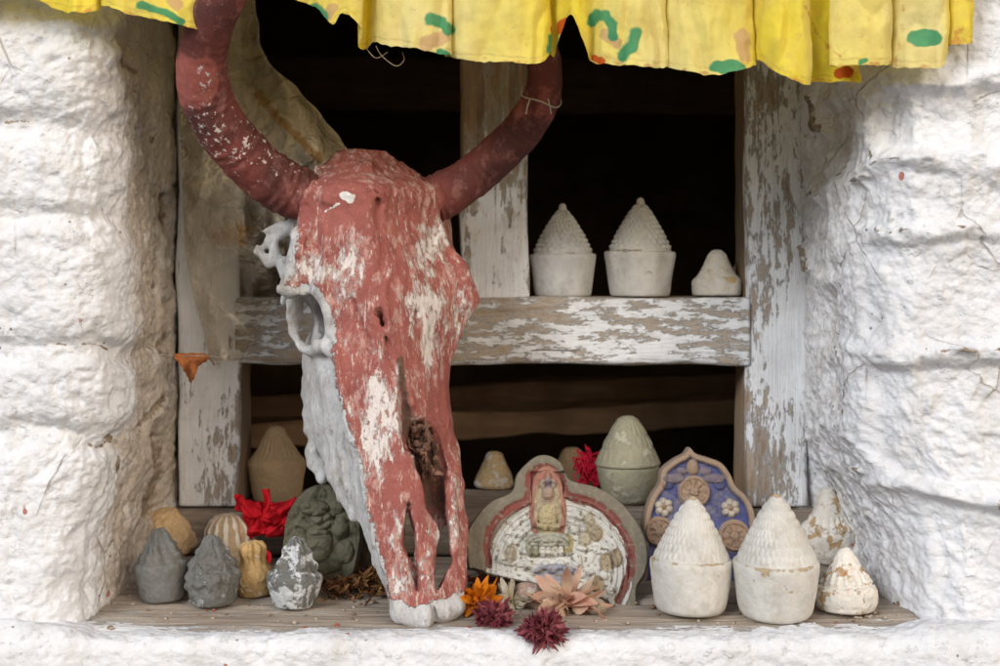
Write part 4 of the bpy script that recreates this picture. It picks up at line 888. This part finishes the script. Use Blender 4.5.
# ------------------------------------------------------------------ relief plaques
def plaque(name, label, cat, outline, c0, Ybot, pybot, lean, height, color, mat, thick=.012, na=520, nr_=150, edge_r=.03, group=None):
    """relief tablet: outline in picture units scaled to real size, leaning back by `lean` from its foot"""
    s = S(Ybot + .02); foot = P(c0[0], pybot, Ybot)
    ang_ = catmull(outline, na, True); cen = np.array(c0, float)
    rr = np.linspace(0, 1, nr_)[:, None, None]; U = cen + (ang_ - cen) * rr
    x = U[..., 0]; y = U[..., 1]
    rim = rr[..., 0] + 0 * x
    hgt = height(x, y, rim) * s * sstep(1 - rim, 0, edge_r) ** .5
    loc = np.stack([(x - c0[0]) * s, -hgt, (pybot - y) * s], -1)
    q = loc * 1.0
    loc[..., 1] -= .0008 * fbm(q, 120, 3, 5) + .0010 * fbm(q, 40, 2, 6)
    back = loc[-1:].copy(); back[..., 1] = thick; mid = loc[-1:].copy(); mid[..., 1] = thick * .5; 
    allv = np.concatenate([loc, mid, back], 0)
    n = allv.shape[0]; v, Q, T = loft(allv, False); v = np.concatenate([v, back.mean(1)]); k = len(v) - 1; j = np.arange(na)
    T = np.stack([np.full(na, k), (n - 1) * na + j, (n - 1) * na + (j + 1) % na], 1)
    col = color(x, y, rim); col = np.concatenate([col, np.repeat(col[-1:], 2, 0)], 0).reshape(-1, 3); col = np.concatenate([col, col[-1:]])
    o = add(name, mesh_np(name, v, Q, {'Col': col, 'cover': np.zeros(len(v))}, T=T), mat)
    o.location = foot; o.rotation_euler = (-lean, 0, 0); tag(o, label, cat, group); return o
def el(x, y, cx, cy, rx, ry, p=1.0): return np.clip(1 - ((x - cx) / rx) ** 2 - ((y - cy) / ry) ** 2, 0, None) ** (.5 * p)
def sdist(x, y, pts, closed=True):
    pts = np.asarray(pts, float); best = np.full(x.shape, 1e9)
    for a, b in zip(pts, np.roll(pts, -1, 0) if closed else pts[1:]):
        d = b - a; t = np.clip(((x - a[0]) * d[0] + (y - a[1]) * d[1]) / (d @ d + 1e-9), 0, 1); best = np.minimum(best, np.hypot(x - a[0] - t * d[0], y - a[1] - t * d[1]))
    return best
# arched tablet with the seated figure
O1 = [(468, 568), (466, 540), (474, 522), (490, 505), (512, 494), (518, 476), (534, 460), (548, 456.5), (562, 464), (572, 482), (600, 490), (624, 506), (642, 530), (649, 554), (646, 574), (637, 590), (634, 612), (618, 612), (604, 600), (580, 592), (540, 586), (500, 578), (474, 571)]
arch = catmull([(490, 566), (488, 545), (496, 525), (512, 511), (528, 502), (532, 478), (548, 470), (562, 480), (568, 498), (592, 505), (614, 520), (628, 542), (632, 562), (626, 584), (618, 600)], 70)
niche_c = (551, 508)
def warp(x, y, a=1.3, f=9, sd=40):
    q = np.stack([x / 100, y / 100, 0 * x], -1); return x + a * fbm(q, f, 2, sd), y + a * fbm(q, f, 2, sd + 3)
def h1(x, y, rim):
    x0_, y0_ = x, y; x, y = warp(x, y)
    outer = sdist(x, y, arch, False)
    inside = np.hypot((x - 558) / 74, (y - 570) / 70) < 1.0
    cx_, cy_ = 560, 572; rad = np.hypot((x - cx_) / 1.02, y - cy_)
    h_ = 9 - 0 * x
    fin = ((rad < 72) | ((np.abs(x - 549) < 17) & (y < 545) & (y > 474)))
    h_ = np.where(fin, 3.0, 9.0) + 2.0 * np.exp(-(outer / 2.2) ** 2) * 0
    h_ = h_ - 3.5 * np.exp(-(outer / 3.5) ** 2)
    r0_ = np.hypot((x0_ - 560) / 1.02, y0_ - 572); h_ += fin * 1.3 * np.cos(r0_ * 2 * np.pi / 5.5) * (r0_ > 46) * (r0_ < 70)
    # seated figure
    h_ = np.where(np.hypot((x - 549) / 17, (y - 512) / 40) < 1, 4.5, h_)
    h_ += fin * 1.8 * np.exp(-((np.hypot((x - 549) / 17, (y - 512) / 40) - 1) / .09) ** 2)
    def cap(a, b, r, k): return k * np.sqrt(np.clip(1 - (sdist(x, y, [a, b], False) / r) ** 2, 0, 1))
    f = 7 * el(x, y, 549, 481, 3.6, 7) + 5 * el(x, y, 543.5, 486, 3, 6) + 5 * el(x, y, 554.5, 486, 3, 6) + 8 * el(x, y, 549, 496, 5.8, 7)
    f += 2.4 * np.exp(-((np.hypot(x - 549, y - 495) - 11.5) / 1.4) ** 2)
    body = np.maximum(9 * el(x, y, 549, 518, 10, 15), cap((541, 509), (557, 509), 5, 7))
    for sx in (-1, 1): body = np.maximum(body, np.maximum(cap((549 + sx * 10, 511), (549 + sx * 14, 527), 3.6, 8), cap((549 + sx * 14, 527), (549 + sx * 4, 531), 3.4, 9)))
    body = np.maximum(body, 8 * el(x, y, 549, 542, 19, 8)); 
    for sx in (-1, 1): body = np.maximum(body, 9.5 * el(x, y, 549 + sx * 14, 543, 8, 6.5))
    f += body
    for k in range(7): f = np.maximum(f, 8 * el(x, y, 530 + 6.4 * k, 554.5 - .5 * abs(k - 3), 3.9, 5.6))
    for k in range(7): f = np.maximum(f, 7 * el(x, y, 529 + 8 * k, 567 + 4 * (k % 2), 5.6, 5))
    for cx, cy, q_ in ((585, 541, 1), (606, 563, .95), (511, 556, .95), (592, 582, .8), (527, 548, .7)):
        f = np.maximum(f, np.maximum(np.maximum(7 * el(x, y, cx, cy - 9 * q_, 4.2 * q_, 4.8 * q_), 6.5 * el(x, y, cx, cy + q_, 6.5 * q_, 8 * q_)), 5.5 * el(x, y, cx, cy + 9 * q_, 9 * q_, 3.8 * q_)))
    for cx, cy, a_, b_ in ((578, 519, 7, 5), (590, 524, 6, 6), (597, 536, 5, 8), (612, 548, 6, 7), (617, 562, 5, 7), (598, 552, 5, 5), (575, 532, 5, 6), (577, 562, 6, 8), (580, 575, 7, 5), (604, 577, 6, 5), (519, 536, 6, 5), (508, 541, 5, 5), (502, 560, 6, 6), (522, 564, 6, 6), (610, 590, 6, 6)):
        f = np.maximum(f, 5 * el(x, y, cx, cy, a_, b_))
    # beads along the niche
    for k in range(13): a = k / 12 * 2.2; f += 2.2 * el(x, y, 560 - 50 * np.cos(a * .42 + .15), 570 - 50 * np.sin(a * .42 + .15), 2.6, 2.6)
    q3 = np.stack([x / 100, y / 100, 0 * x], -1)
    f = f * (.86 + .5 * np.abs(fbm(q3, 30, 3, 18)))
    for yy in (532, 539, 546, 553): f -= 1.6 * np.exp(-((y - yy - .02 * (x - 550) ** 2 * (yy < 545)) / 1.1) ** 2) * (np.abs(x - 550) < 20)
    return h_ + f * (y < 600) * fin + fin * .8 * fbm(q3, 22, 4, 9) * (rad < 45) + .6 * fbm(q3, 9, 4, 19)
def c1(x, y, rim):
    x, y = warp(x, y)
    q3 = np.stack([x / 100, y / 100, 0 * x], -1); n = fbm(q3, 6, 4, 12)
    cl = np.array([.165, .145, .11]); rd = np.array([.19, .055, .046]); wt = np.array([.52, .52, .49]); out = np.tile(cl, x.shape + (1,))
    rad = np.hypot((x - 560) / 1.02, y - 572); fin = (rad < 71) | ((np.abs(x - 549) < 17) & (y < 545) & (y > 478))
    out[fin] = wt; od = sdist(x, y, arch, False); out[(od < 4.0 + 2.5 * n)] = rd
    nich = np.hypot((x - 549) / 17, (y - 512) / 40) < 1.1; out[nich] = np.array([.36, .30, .20])
    out[nich & (np.hypot((x - 549) / 17, (y - 512) / 40) > .8)] = np.array([.34, .16, .12])
    out[(el(x, y, 549, 524, 10, 16) > 0)] = np.array([.40, .34, .20]); out[(el(x, y, 549, 498, 7, 9) > 0)] = np.array([.33, .24, .18]); out[el(x, y, 549, 486, 5, 6) > 0] = np.array([.27, .21, .24])
    out[el(x, y, 535, 548, 9, 12) > 0] = np.array([.25, .26, .18]); out[el(x, y, 567, 546, 8, 10) > 0] = np.array([.33, .29, .16])
    out[el(x, y, 552, 552, 12, 8) > 0] = np.array([.55, .53, .48]); out[(el(x, y, 556, 574, 22, 8) > 0)] = np.array([.27, .28, .34])
    for cx, cy, c_ in ((585, 541, (.40, .36, .27)), (606, 564, (.33, .27, .18)), (511, 556, (.36, .32, .25)), (597, 536, (.34, .28, .19)), (590, 524, (.42, .38, .29)), (617, 560, (.30, .24, .16)), (598, 586, (.33, .26, .17))): out[el(x, y, cx, cy, 6.5, 9) > .1] = np.array(c_)
    out[(np.abs(y - 543) < 7) & (np.abs(x - 549) < 20)] = np.array([.36, .36, .30])
    spk = (fbm(q3, 14, 4, 25) > .29) & fin; out[spk] = out[spk] * .45 + np.array([.15, .125, .09])
    spk = (fbm(q3, 20, 4, 26) > .22) & ~nich; out[spk] = np.array([.21, .18, .135])
    return out
plaque('relief_plaque', 'arched clay plaque with red band and seated figure moulded on a white ground', 'clay plaque', O1, (556, 540), .088, 612, .30, h1, c1, mat_vcol('painted_relief', wear=(.27, .235, .18), amount=.36))
# blue tablet
def cr6(L): return [(620 + a / 2.896, 420 + b / 2.896) for a, b in L]
O2 = cr6([(60, 440), (66, 330), (74, 275), (92, 225), (115, 190), (124, 150), (160, 120), (190, 104), (206, 86), (226, 104), (262, 116), (300, 132), (325, 165), (338, 196), (368, 225), (388, 265), (394, 330), (386, 430), (380, 500), (225, 505), (70, 500)])
def med(x, y, cx, cy, r):
    d = np.hypot(x - cx, (y - cy) * 1.08); a = np.arctan2(y - cy, x - cx); q = np.stack([x / 100, y / 100, 0 * x], -1)
    return 3.0 * (d < r) + 2.2 * np.exp(-((d - r + 1) / 1.5) ** 2) + 1.8 * np.abs(np.cos(4 * a + .5)) * (d < r * .78) * (d > r * .34) + 3.0 * el(x, y, cx, cy, r * .32, r * .32) + 2.5 * fbm(q, 24, 3, 6) * (d < r * .85)
FL = [(665, 509), (731, 510)]; MD = [(695, 494, 15), (660, 533, 14), (734, 537, 15), (697, 545, 14)]
def rimd(x, y): return sdist(x, y, catmull(O2, 120, True))
def h2(x, y, rim):
    d = rimd(x, y); x, y = warp(x, y, 1.2, 8, 60); h_ = 4 + 5 * (1 - sstep(d, 5, 9))
    for cx, cy, r in MD: h_ += med(x, y, cx, cy, r)
    for cx, cy in FL:
        b_ = 4 * el(x, y, cx, cy, 3.2, 3.2)
        for k in range(6): b_ = np.maximum(b_, 4.5 * el(x, y, cx + 5.6 * np.cos(k * 1.047 + .4), cy + 5.6 * np.sin(k * 1.047 + .4), 3.7, 3.7))
        h_ += b_
    for sx in (-1, 1): h_ += 4 * el((x - 695) * sx, y, 20, 481, 11, 5) + 3 * el((x - 695) * sx, y, 26, 487, 6, 5) + 3.5 * el((x - 695) * sx, y, 12, 474, 6, 4)
    h_ += 4.5 * el(x, y, 694, 470, 6, 8)
    return h_
def c2(x, y, rim):
    q3 = np.stack([x / 100, y / 100, 0 * x], -1); n = fbm(q3, 7, 4, 22)
    out = np.tile(np.array([.062, .074, .19]), x.shape + (1,)) * (1 + .5 * n[..., None]); d = rimd(x, y)
    tanc = np.array([.30, .22, .155]); out[d < 7 + 1.2 * n] = tanc
    for cx, cy, r in MD: out[np.hypot(x - cx, y - cy) < r + 1] = np.array([.31, .215, .15])
    for cx, cy in FL:
        rr = np.hypot(x - cx, y - cy)
        for k in range(6): out[el(x, y, cx + 5.6 * np.cos(k * 1.047 + .4), cy + 5.6 * np.sin(k * 1.047 + .4), 3.9, 3.9) > 0] = np.array([.44, .39, .32])
        out[rr < 2.6] = np.array([.24, .16, .1])
    for sx in (-1, 1): out[(el((x - 695) * sx, y, 20, 481, 11, 5) > 0) | (el((x - 695) * sx, y, 12, 474, 6, 4) > 0)] = np.array([.16, .13, .16])
    out[el(x, y, 694, 470, 6, 8) > 0] = np.array([.28, .2, .14])
    return out
plaque('relief_plaque', 'blue painted arched plaque with moulded flowers behind the large white stupas', 'clay plaque', O2, (697, 530), .165, 582, .13, h2, c2, mat_vcol('blue_relief', wear=(.30, .26, .23), amount=.5), thick=.014)
# dark carved tablet
O3 = [(284, 574), (283, 548), (286, 520), (296, 500), (310, 489), (328, 487), (345, 494), (356, 510), (360, 535), (357, 560), (350, 578), (320, 581), (295, 580)]
def h3(x, y, rim):
    q3 = np.stack([x / 100, y / 100, 0 * x], -1)
    h_ = 6 + 3 * np.abs(pn(q3, 7, 31)) * 2 + 2 * fbm(q3, 14, 3, 32)
    h_ += 9 * el(x, y, 314, 510, 15, 8) + 7 * el(x, y, 322, 522, 12, 9) + 9 * el(x, y, 318, 545, 15, 18) + 7 * el(x, y, 340, 530, 9, 12) + 6 * el(x, y, 345, 552, 9, 12) + 6 * el(x, y, 300, 545, 8, 14) + 7 * el(x, y, 318, 566, 24, 9) + 5 * el(x, y, 336, 508, 9, 8)
    h_ -= 3 * np.exp(-((sdist(x, y, [(298, 530), (310, 538), (330, 536), (345, 544)], False)) / 2.2) ** 2) + 3 * np.exp(-((sdist(x, y, [(305, 520), (318, 528), (334, 520)], False)) / 2) ** 2)
    return h_
plaque('carved_plaque', 'dark olive grey carved clay tablet standing left of the skull', 'clay plaque', O3, (322, 536), .125, 582, .16, h3, lambda x, y, r: np.full(x.shape + (3,), .1), OLIVE, thick=.02, na=320, nr_=110)
# brown lump behind the snout, with a small disc
lump('brown clay tablet stump standing behind the skull snout', 372, 576, 46, 66, 'ledge', [(0, 0), (.85, 0), (.95, .05), (1, .3), (.95, .7), (.78, .9), (.4, .99), (0, 1)], mat_clay('brown_clay', (.16, .115, .085), (.24, .19, .14), .35, 50), None, 71, .09, name='clay_tablet', cat='clay tablet', grp=False)
th = np.linspace(0, 2 * np.pi, 48, endpoint=False); rp = np.array([(0, .0), (.35, .1), (.5, .3), (.62, .15), (.8, .22), (.92, .35), (1, .15), (1, -.3), (.0, -.3)])
V = np.zeros((len(rp), 48, 3)); V[..., 0] = rp[:, :1] * .0095 * np.cos(th); V[..., 2] = rp[:, :1] * .0105 * np.sin(th); V[..., 1] = -rp[:, 1:] * .006
v, q_, _ = loft(V, False)
Yd = ledgeY(580) + .004
d_ = add('clay_disc', mesh_np('clay_disc', v, q_, {'cover': np.zeros(len(v))}), mat_clay('gilded_clay', (.36, .26, .13), (.5, .4, .25), .4, 90)); d_.location = P(376, 569, Yd); d_.rotation_euler = (-.2, 0, 0)
tag(d_, 'small round ochre disc leaning by the skull snout', 'clay disc')

# ------------------------------------------------------------------ flowers and scraps
def petal(base, d, up, L, W, curl, n=7, m=3, droop=0, seed=0, thick=0):
    d = np.asarray(d, float); d /= np.linalg.norm(d); up = np.asarray(up, float); side = np.cross(d, up); side /= np.linalg.norm(side) + 1e-9; up2 = np.cross(side, d)
    t = np.linspace(0, 1, n); w = W * np.sin(np.pi * np.clip(t * .86 + .1, 0, 1)) ** .8
    c = base + t[:, None] * d * L + (curl * t ** 2)[:, None] * up2 * L + (droop * t ** 3)[:, None] * np.array([0, 0, -L])
    k = np.linspace(-1, 1, m)
    V = c[:, None] + (w[:, None] * k)[..., None] * side + (np.abs(k)[None] * w[:, None] * .5)[..., None] * up2
    return V, grid_faces(n, m)
def ballflower(name, label, cat, c, R, npet, L, W, mat, squash=.8, curl=.25, core=.5, hemi=-1.0):
    parts = []
    for i in range(npet):
        ph = random.random() * 2 * math.pi; ct = random.uniform(hemi, 1); st = math.sqrt(1 - ct * ct)
        d = np.array([st * math.cos(ph), st * math.sin(ph), ct * squash]); d += .25 * np.array([random.gauss(0, 1) for _ in range(3)]) * .5
        d /= np.linalg.norm(d); up = np.cross(d, np.array([random.gauss(0, 1), random.gauss(0, 1), random.gauss(0, 1)]))
        parts.append(petal(d * R * core * random.uniform(.5, 1), d, up, L * random.uniform(.4, 1.25), W * random.uniform(.6, 1.2), curl * random.uniform(-1, 1.2)))
    th_ = np.linspace(0, 2 * np.pi, 16, endpoint=False); zz2 = np.linspace(-1, 1, 9); rr = np.sqrt(np.clip(1 - zz2 ** 2, 0, 1))
    B = np.stack([rr[:, None] * np.cos(th_), rr[:, None] * np.sin(th_), zz2[:, None] * squash + 0 * th_], -1) * R * core
    parts.append((B, grid_faces(9, 16, True)))
    v, q_, _ = merge(parts)
    o = add(name, mesh_np(name, v, q_), mat); o.location = c; return tag(o, label, cat)
MAG = mat_simple('dried_magenta_petal', (.15, .022, .036), (.31, .09, .10), 90, .8, 0, .2)
def onledge(px, py, dz): Yq = ledgeY(py); p = P(px, py, Yq); p[2] = zl(Yq) + dz; return p
c = onledge(494, 628, .010); c[1] += .012
ballflower('dried_flower', 'dark magenta dried flower head lying between the marigold and ledge edge', 'dried flower', c, .017, 520, .0105, .0020, MAG, .36, 1.0, .62)
c = P(543, 628, -.026); c[2] = zl(-.02) + .010
ballflower('dried_flower', 'dark magenta dried flower head drooping over the ledge front', 'dried flower', c, .0195, 620, .0115, .0021, MAG, .5, 1.0, .62)
ORG = mat_simple('marigold_petal', (.72, .26, .012), (.62, .17, .008), 120, .7, 0, .3)
c = onledge(477, 612, .012); ballflower('marigold', 'bright orange marigold head beside the skull nose', 'flower', c, .020, 120, .018, .0045, ORG, .7, .5, .5, -.4)
CRM = mat_simple('papery_petal', (.62, .47, .33), (.58, .30, .23), 60, .85, .001, .3)
c = onledge(566, 612, .008)
o = ballflower('dried_flower', 'papery pink and cream dried blossom in front of the arched plaque', 'dried flower', c, .024, 75, .033, .0075, CRM, .35, .5, .35, -.1)
IVR = mat_simple('ivory_petal', (.62, .56, .44), (.45, .39, .27), 80, .85, .001, .3)
c = onledge(512, 606, .005); o = ballflower('dried_flower', 'ivory dried flower with a stalk, beside the orange marigold', 'dried flower', c, .016, 60, .02, .004, IVR, .4, .4, .35, -.1)
stalk = catmull([(0, 0, .002), (-.002, .002, .012), (.001, .003, .022)], 12); Vs, Qs, Ts = loft(tube(stalk, .0017, 8)); add('stalk', mesh_np('stalk', Vs, Qs, T=Ts), mat_simple('straw', (.42, .32, .17), (.33, .24, .12)), o)
def pebble(label, px, py, w, hgt, mat, seed):
    Yq = ledgeY(py); s = S(Yq); th_ = np.linspace(0, 2 * np.pi, 40, endpoint=False); ph = np.linspace(0, np.pi, 24)
    V = np.stack([np.sin(ph)[:, None] * np.cos(th_) * w / 2 * s, np.sin(ph)[:, None] * np.sin(th_) * w / 2.4 * s, -np.cos(ph)[:, None] * hgt / 2 * s + 0 * th_], -1)
    V *= (1 + .25 * fbm(V + seed, 60, 3, seed))[..., None]
    v, q_, _ = loft(V, False); o = add('clay_pebble', mesh_np('clay_pebble', v, q_, {'cover': np.zeros(len(v))}), mat); o.location = ((px - 500) * s, Yq + w / 3 * s, zl(Yq + w / 3 * s) + hgt / 2.2 * s); return tag(o, label, 'pebble')
pebble('pinkish rough pebble under the broken edge of the arched plaque', 528, 606, 28, 22, mat_clay('pink_stone', (.36, .25, .20), (.5, .46, .42), .45, 50), 3)
pebble('small beige pebble right of the papery blossom', 597, 617, 22, 17, mat_clay('tan_stone', (.34, .27, .19), (.45, .4, .32), .4, 50), 6)
# heap of brown withered petals left of the snout
def litter(name, label, cat, n, fx, fy, cols, size, kind='stuff', lift=.006, Wr=.35):
    parts = []
    for i in range(n):
        px, py = fx(), fy(); b = onledge(px, py, random.uniform(.0005, lift)); a = random.uniform(0, 6.28)
        d = np.array([math.cos(a), math.sin(a), random.uniform(-.1, .5)]); L = size * random.uniform(.5, 1.3)
        parts.append(petal(b, d, (random.gauss(0, .3), random.gauss(0, .3), 1), L, L * Wr * random.uniform(.4, 1), random.uniform(-.3, .8), 6, 3))
    v, q_, _ = merge(parts); c = v.mean(0); o = add(name, mesh_np(name, v - c, q_), cols, None, c); return tag(o, label, cat, kind=kind)
litter('withered_petals', 'heap of brown withered petals at the foot of the dark carved tablet', 'dried petals', 420, lambda: random.gauss(350, 26), lambda: 592 + random.gauss(0, 5), mat_simple('brown_petal', (.17, .065, .03), (.28, .15, .06), 70, .85, 0, .15), .011, lift=.018)
litter('withered_petals', 'dark red withered petals strewn under the arched plaque', 'dried petals', 150, lambda: random.uniform(470, 545), lambda: random.uniform(574, 598), mat_simple('dark_red_petal', (.10, .018, .02), (.2, .05, .03), 70, .85, 0, .15), .010, lift=.012)
litter('ochre_petals', 'loose yellow petal scraps by the skull snout', 'dried petals', 40, lambda: random.gauss(386, 10), lambda: random.uniform(584, 600), mat_simple('ochre_petal', (.45, .27, .07), (.35, .2, .05), 70, .85, 0, .15), .009)
# crumbs of clay and paint
pc_ = []
for i in range(480):
    if random.random() < .45: px, py = random.gauss(870, 16), random.uniform(560, 622)
    else: px, py = random.uniform(110, 890), random.uniform(560, 630)
    s = random.uniform(.0007, .0026) if random.random() < .96 else random.uniform(.0028, .004); b = onledge(px, py, s * .4); k = 6
    V = np.array([[(math.cos(a) * math.sin(f), math.sin(a) * math.sin(f), math.cos(f) * .6) for a in np.arange(6) * 1.047] for f in (0.01, .9, 1.9, 3.13)]) * s
    V = V * RNG.uniform(.7, 1.35, V.shape[:2] + (1,)) + b; pc_.append(loft(V, False))
v, q_, _ = merge(pc_); c = v.mean(0); m = Mat('crumbs_mixed', .9, .1); rn = m.voro(90, out='Color'); sp = m.nt.nodes.new('ShaderNodeSeparateColor'); m.set(sp.inputs[0], rn)
cm = m.mix(m.thr(sp.outputs[0], .4, .45), (.20, .13, .08), (.40, .33, .26)); cm = m.mix(m.thr(sp.outputs[1], .86, .87), cm, (.36, .09, .06))
tag(add('crumbs', mesh_np('crumbs', v - c, q_, smooth=False), m.done(cm), None, c), 'crumbs of clay, paint and dirt scattered on the ledge', 'crumbs', kind='stuff')

# red cloth scrap, left
RED = mat_simple('scarlet_cotton', (.62, .012, .022), (.50, .008, .018), 200, .8, .001, .2)
def ribbon(pts, W, seed, twist=1.0, n=90, m=9):
    c = catmull(pts, n); tg = np.gradient(c, axis=0); tg /= np.linalg.norm(tg, axis=1)[:, None]
    a = np.stack([pn(c, 30, seed), pn(c, 30, seed + 1), pn(c, 30, seed + 2)], -1) * twist + np.array([.2, -.5, .8]); sd = np.cross(tg, a); sd /= np.linalg.norm(sd, axis=1)[:, None] + 1e-9; up = np.cross(sd, tg)
    k = np.linspace(-1, 1, m); w = W * (.8 + .4 * pn(c, 40, seed + 4))
    V = c[:, None] + (w[:, None] * k)[..., None] * sd[:, None] + (.35 * W * np.sin(k[None] * 4 + 3 * pn(c, 60, seed + 5)[:, None]))[..., None] * up[:, None]
    return V, grid_faces(n, m)
rc = np.array(P(258, 540, ledgeY(570))); rc[2] += .0
cen = P(263, 519, .175); parts = []
uu, vv = np.meshgrid(np.linspace(-1, 1, 110), np.linspace(-1, 1, 90), indexing='ij')
for k, (dx, dz, sx, sz, dy) in enumerate(((.0, .0, .028, .020, 0), (.006, -.006, .024, .016, -.007))):
    rr_ = 1 + .28 * np.sin(3 * np.arctan2(vv, uu) + k * 2) * np.hypot(uu, vv)
    B = np.stack([uu * sx * rr_, 0 * uu, vv * sz * rr_], -1); qq = B * np.array([1, 1, 1]) + k * .3
    B[..., 1] = dy + .010 * (uu ** 2 + vv ** 2) - .022 * np.abs(pn(qq, 55, 301)) - .009 * np.abs(pn(qq, 110, 303)) + .010
    B[..., 0] += dx + .010 * pn(qq, 60, 305); B[..., 2] += dz + .010 * pn(qq, 60, 307); parts.append((cen + B, grid_faces(110, 90)))
parts.append(ribbon([P(264, 520, .172), P(267, 505, .168), P(266, 489, .168)], .006, 200, .2)); parts.append(ribbon([P(250, 545, .18), P(266, 556, .17), P(262, 572, .165)], .007, 210, .3))
parts.append(ribbon([P(270, 520, .19), P(287, 518, .185), P(285, 532, .185)], .008, 220, .4))
v, q_, _ = merge(parts)
tag(add('cloth_scrap', mesh_np('cloth_scrap', v - cen, q_), RED, None, cen), 'crumpled scarlet cloth scrap on the ledge below the plain ochre stupa', 'cloth scrap')
# red thread tangle on the rail
cen = P(589, 466, .33); parts = []
for k in range(26):
    pts = [cen + np.array([random.gauss(0, .009), random.gauss(0, .005), random.gauss(-.002, .010)]) for _ in range(7)]
    parts.append(loft(tube(catmull(pts, 60), .0010, 6)))
for a, b, cc_ in (((590, 456), (602, 452), (608, 458)), ((580, 470), (574, 478), (586, 484)), ((590, 476), (598, 480), (596, 488))): parts.append(loft(tube(catmull([P(*a, .325), P(*b, .32), P(*cc_, .32), P(a[0] + 3, a[1] + 6, .325)], 40), .0009, 6)))
v, q_, t_ = merge(parts)
tag(add('thread_tangle', mesh_np('thread_tangle', v - cen, q_, T=t_), mat_simple('crimson_thread', (.55, .01, .04), (.42, .008, .03), 200, .7, 0), None, cen), 'tangle of crimson thread between the bare ochre cone and the greenish stupa', 'thread')

# ------------------------------------------------------------------ light, sky, camera
sun_el, sun_az = math.radians(28), math.radians(-38)      # sun stands behind and left of the camera
sd = Vector((math.sin(sun_az) * math.cos(sun_el), -math.cos(sun_az) * math.cos(sun_el), math.sin(sun_el)))
L_ = bpy.data.lights.new('sun', 'SUN'); L_.energy = 1.5; L_.angle = math.radians(24); L_.color = (1, .995, .985)
so = bpy.data.objects.new('sun', L_); COL.objects.link(so); so.rotation_euler = sd.to_track_quat('Z', 'Y').to_euler(); so.location = (-2, -4, 4)
w = bpy.data.worlds.new('World'); sc.world = w; w.use_nodes = True; nt = w.node_tree
sky = nt.nodes.new('ShaderNodeTexSky'); sky.sky_type = 'NISHITA'; sky.sun_disc = False; sky.sun_elevation = sun_el
sky.sun_rotation = math.pi - sun_az if False else math.radians(180) + sun_az * -1 * -1; sky.air_density = 1.0; sky.dust_density = 3.0; sky.ozone_density = 1.0
nt.links.new(sky.outputs[0], nt.nodes['Background'].inputs[0]); nt.nodes['Background'].inputs[1].default_value = .088
cam = bpy.data.cameras.new('camera'); co = bpy.data.objects.new('camera', cam); COL.objects.link(co)
co.location = (0, -D0, 0); co.rotation_euler = (math.radians(90), 0, 0)
cam.sensor_width = 36; cam.lens = 36 * F / 1000; cam.shift_y = -(333 - HOR) / 1000; cam.clip_end = 300; cam.clip_start = .02
cam.dof.use_dof = True; cam.dof.focus_distance = D0 + .045; cam.dof.aperture_fstop = 5.6
sc.camera = co
vs = sc.view_settings; vs.view_transform = 'Standard'; vs.look = 'None'; vs.exposure = 0.68; vs.gamma = 1; vs.use_curve_mapping = False
sc.cycles.max_bounces = 6; sc.cycles.use_denoising = True
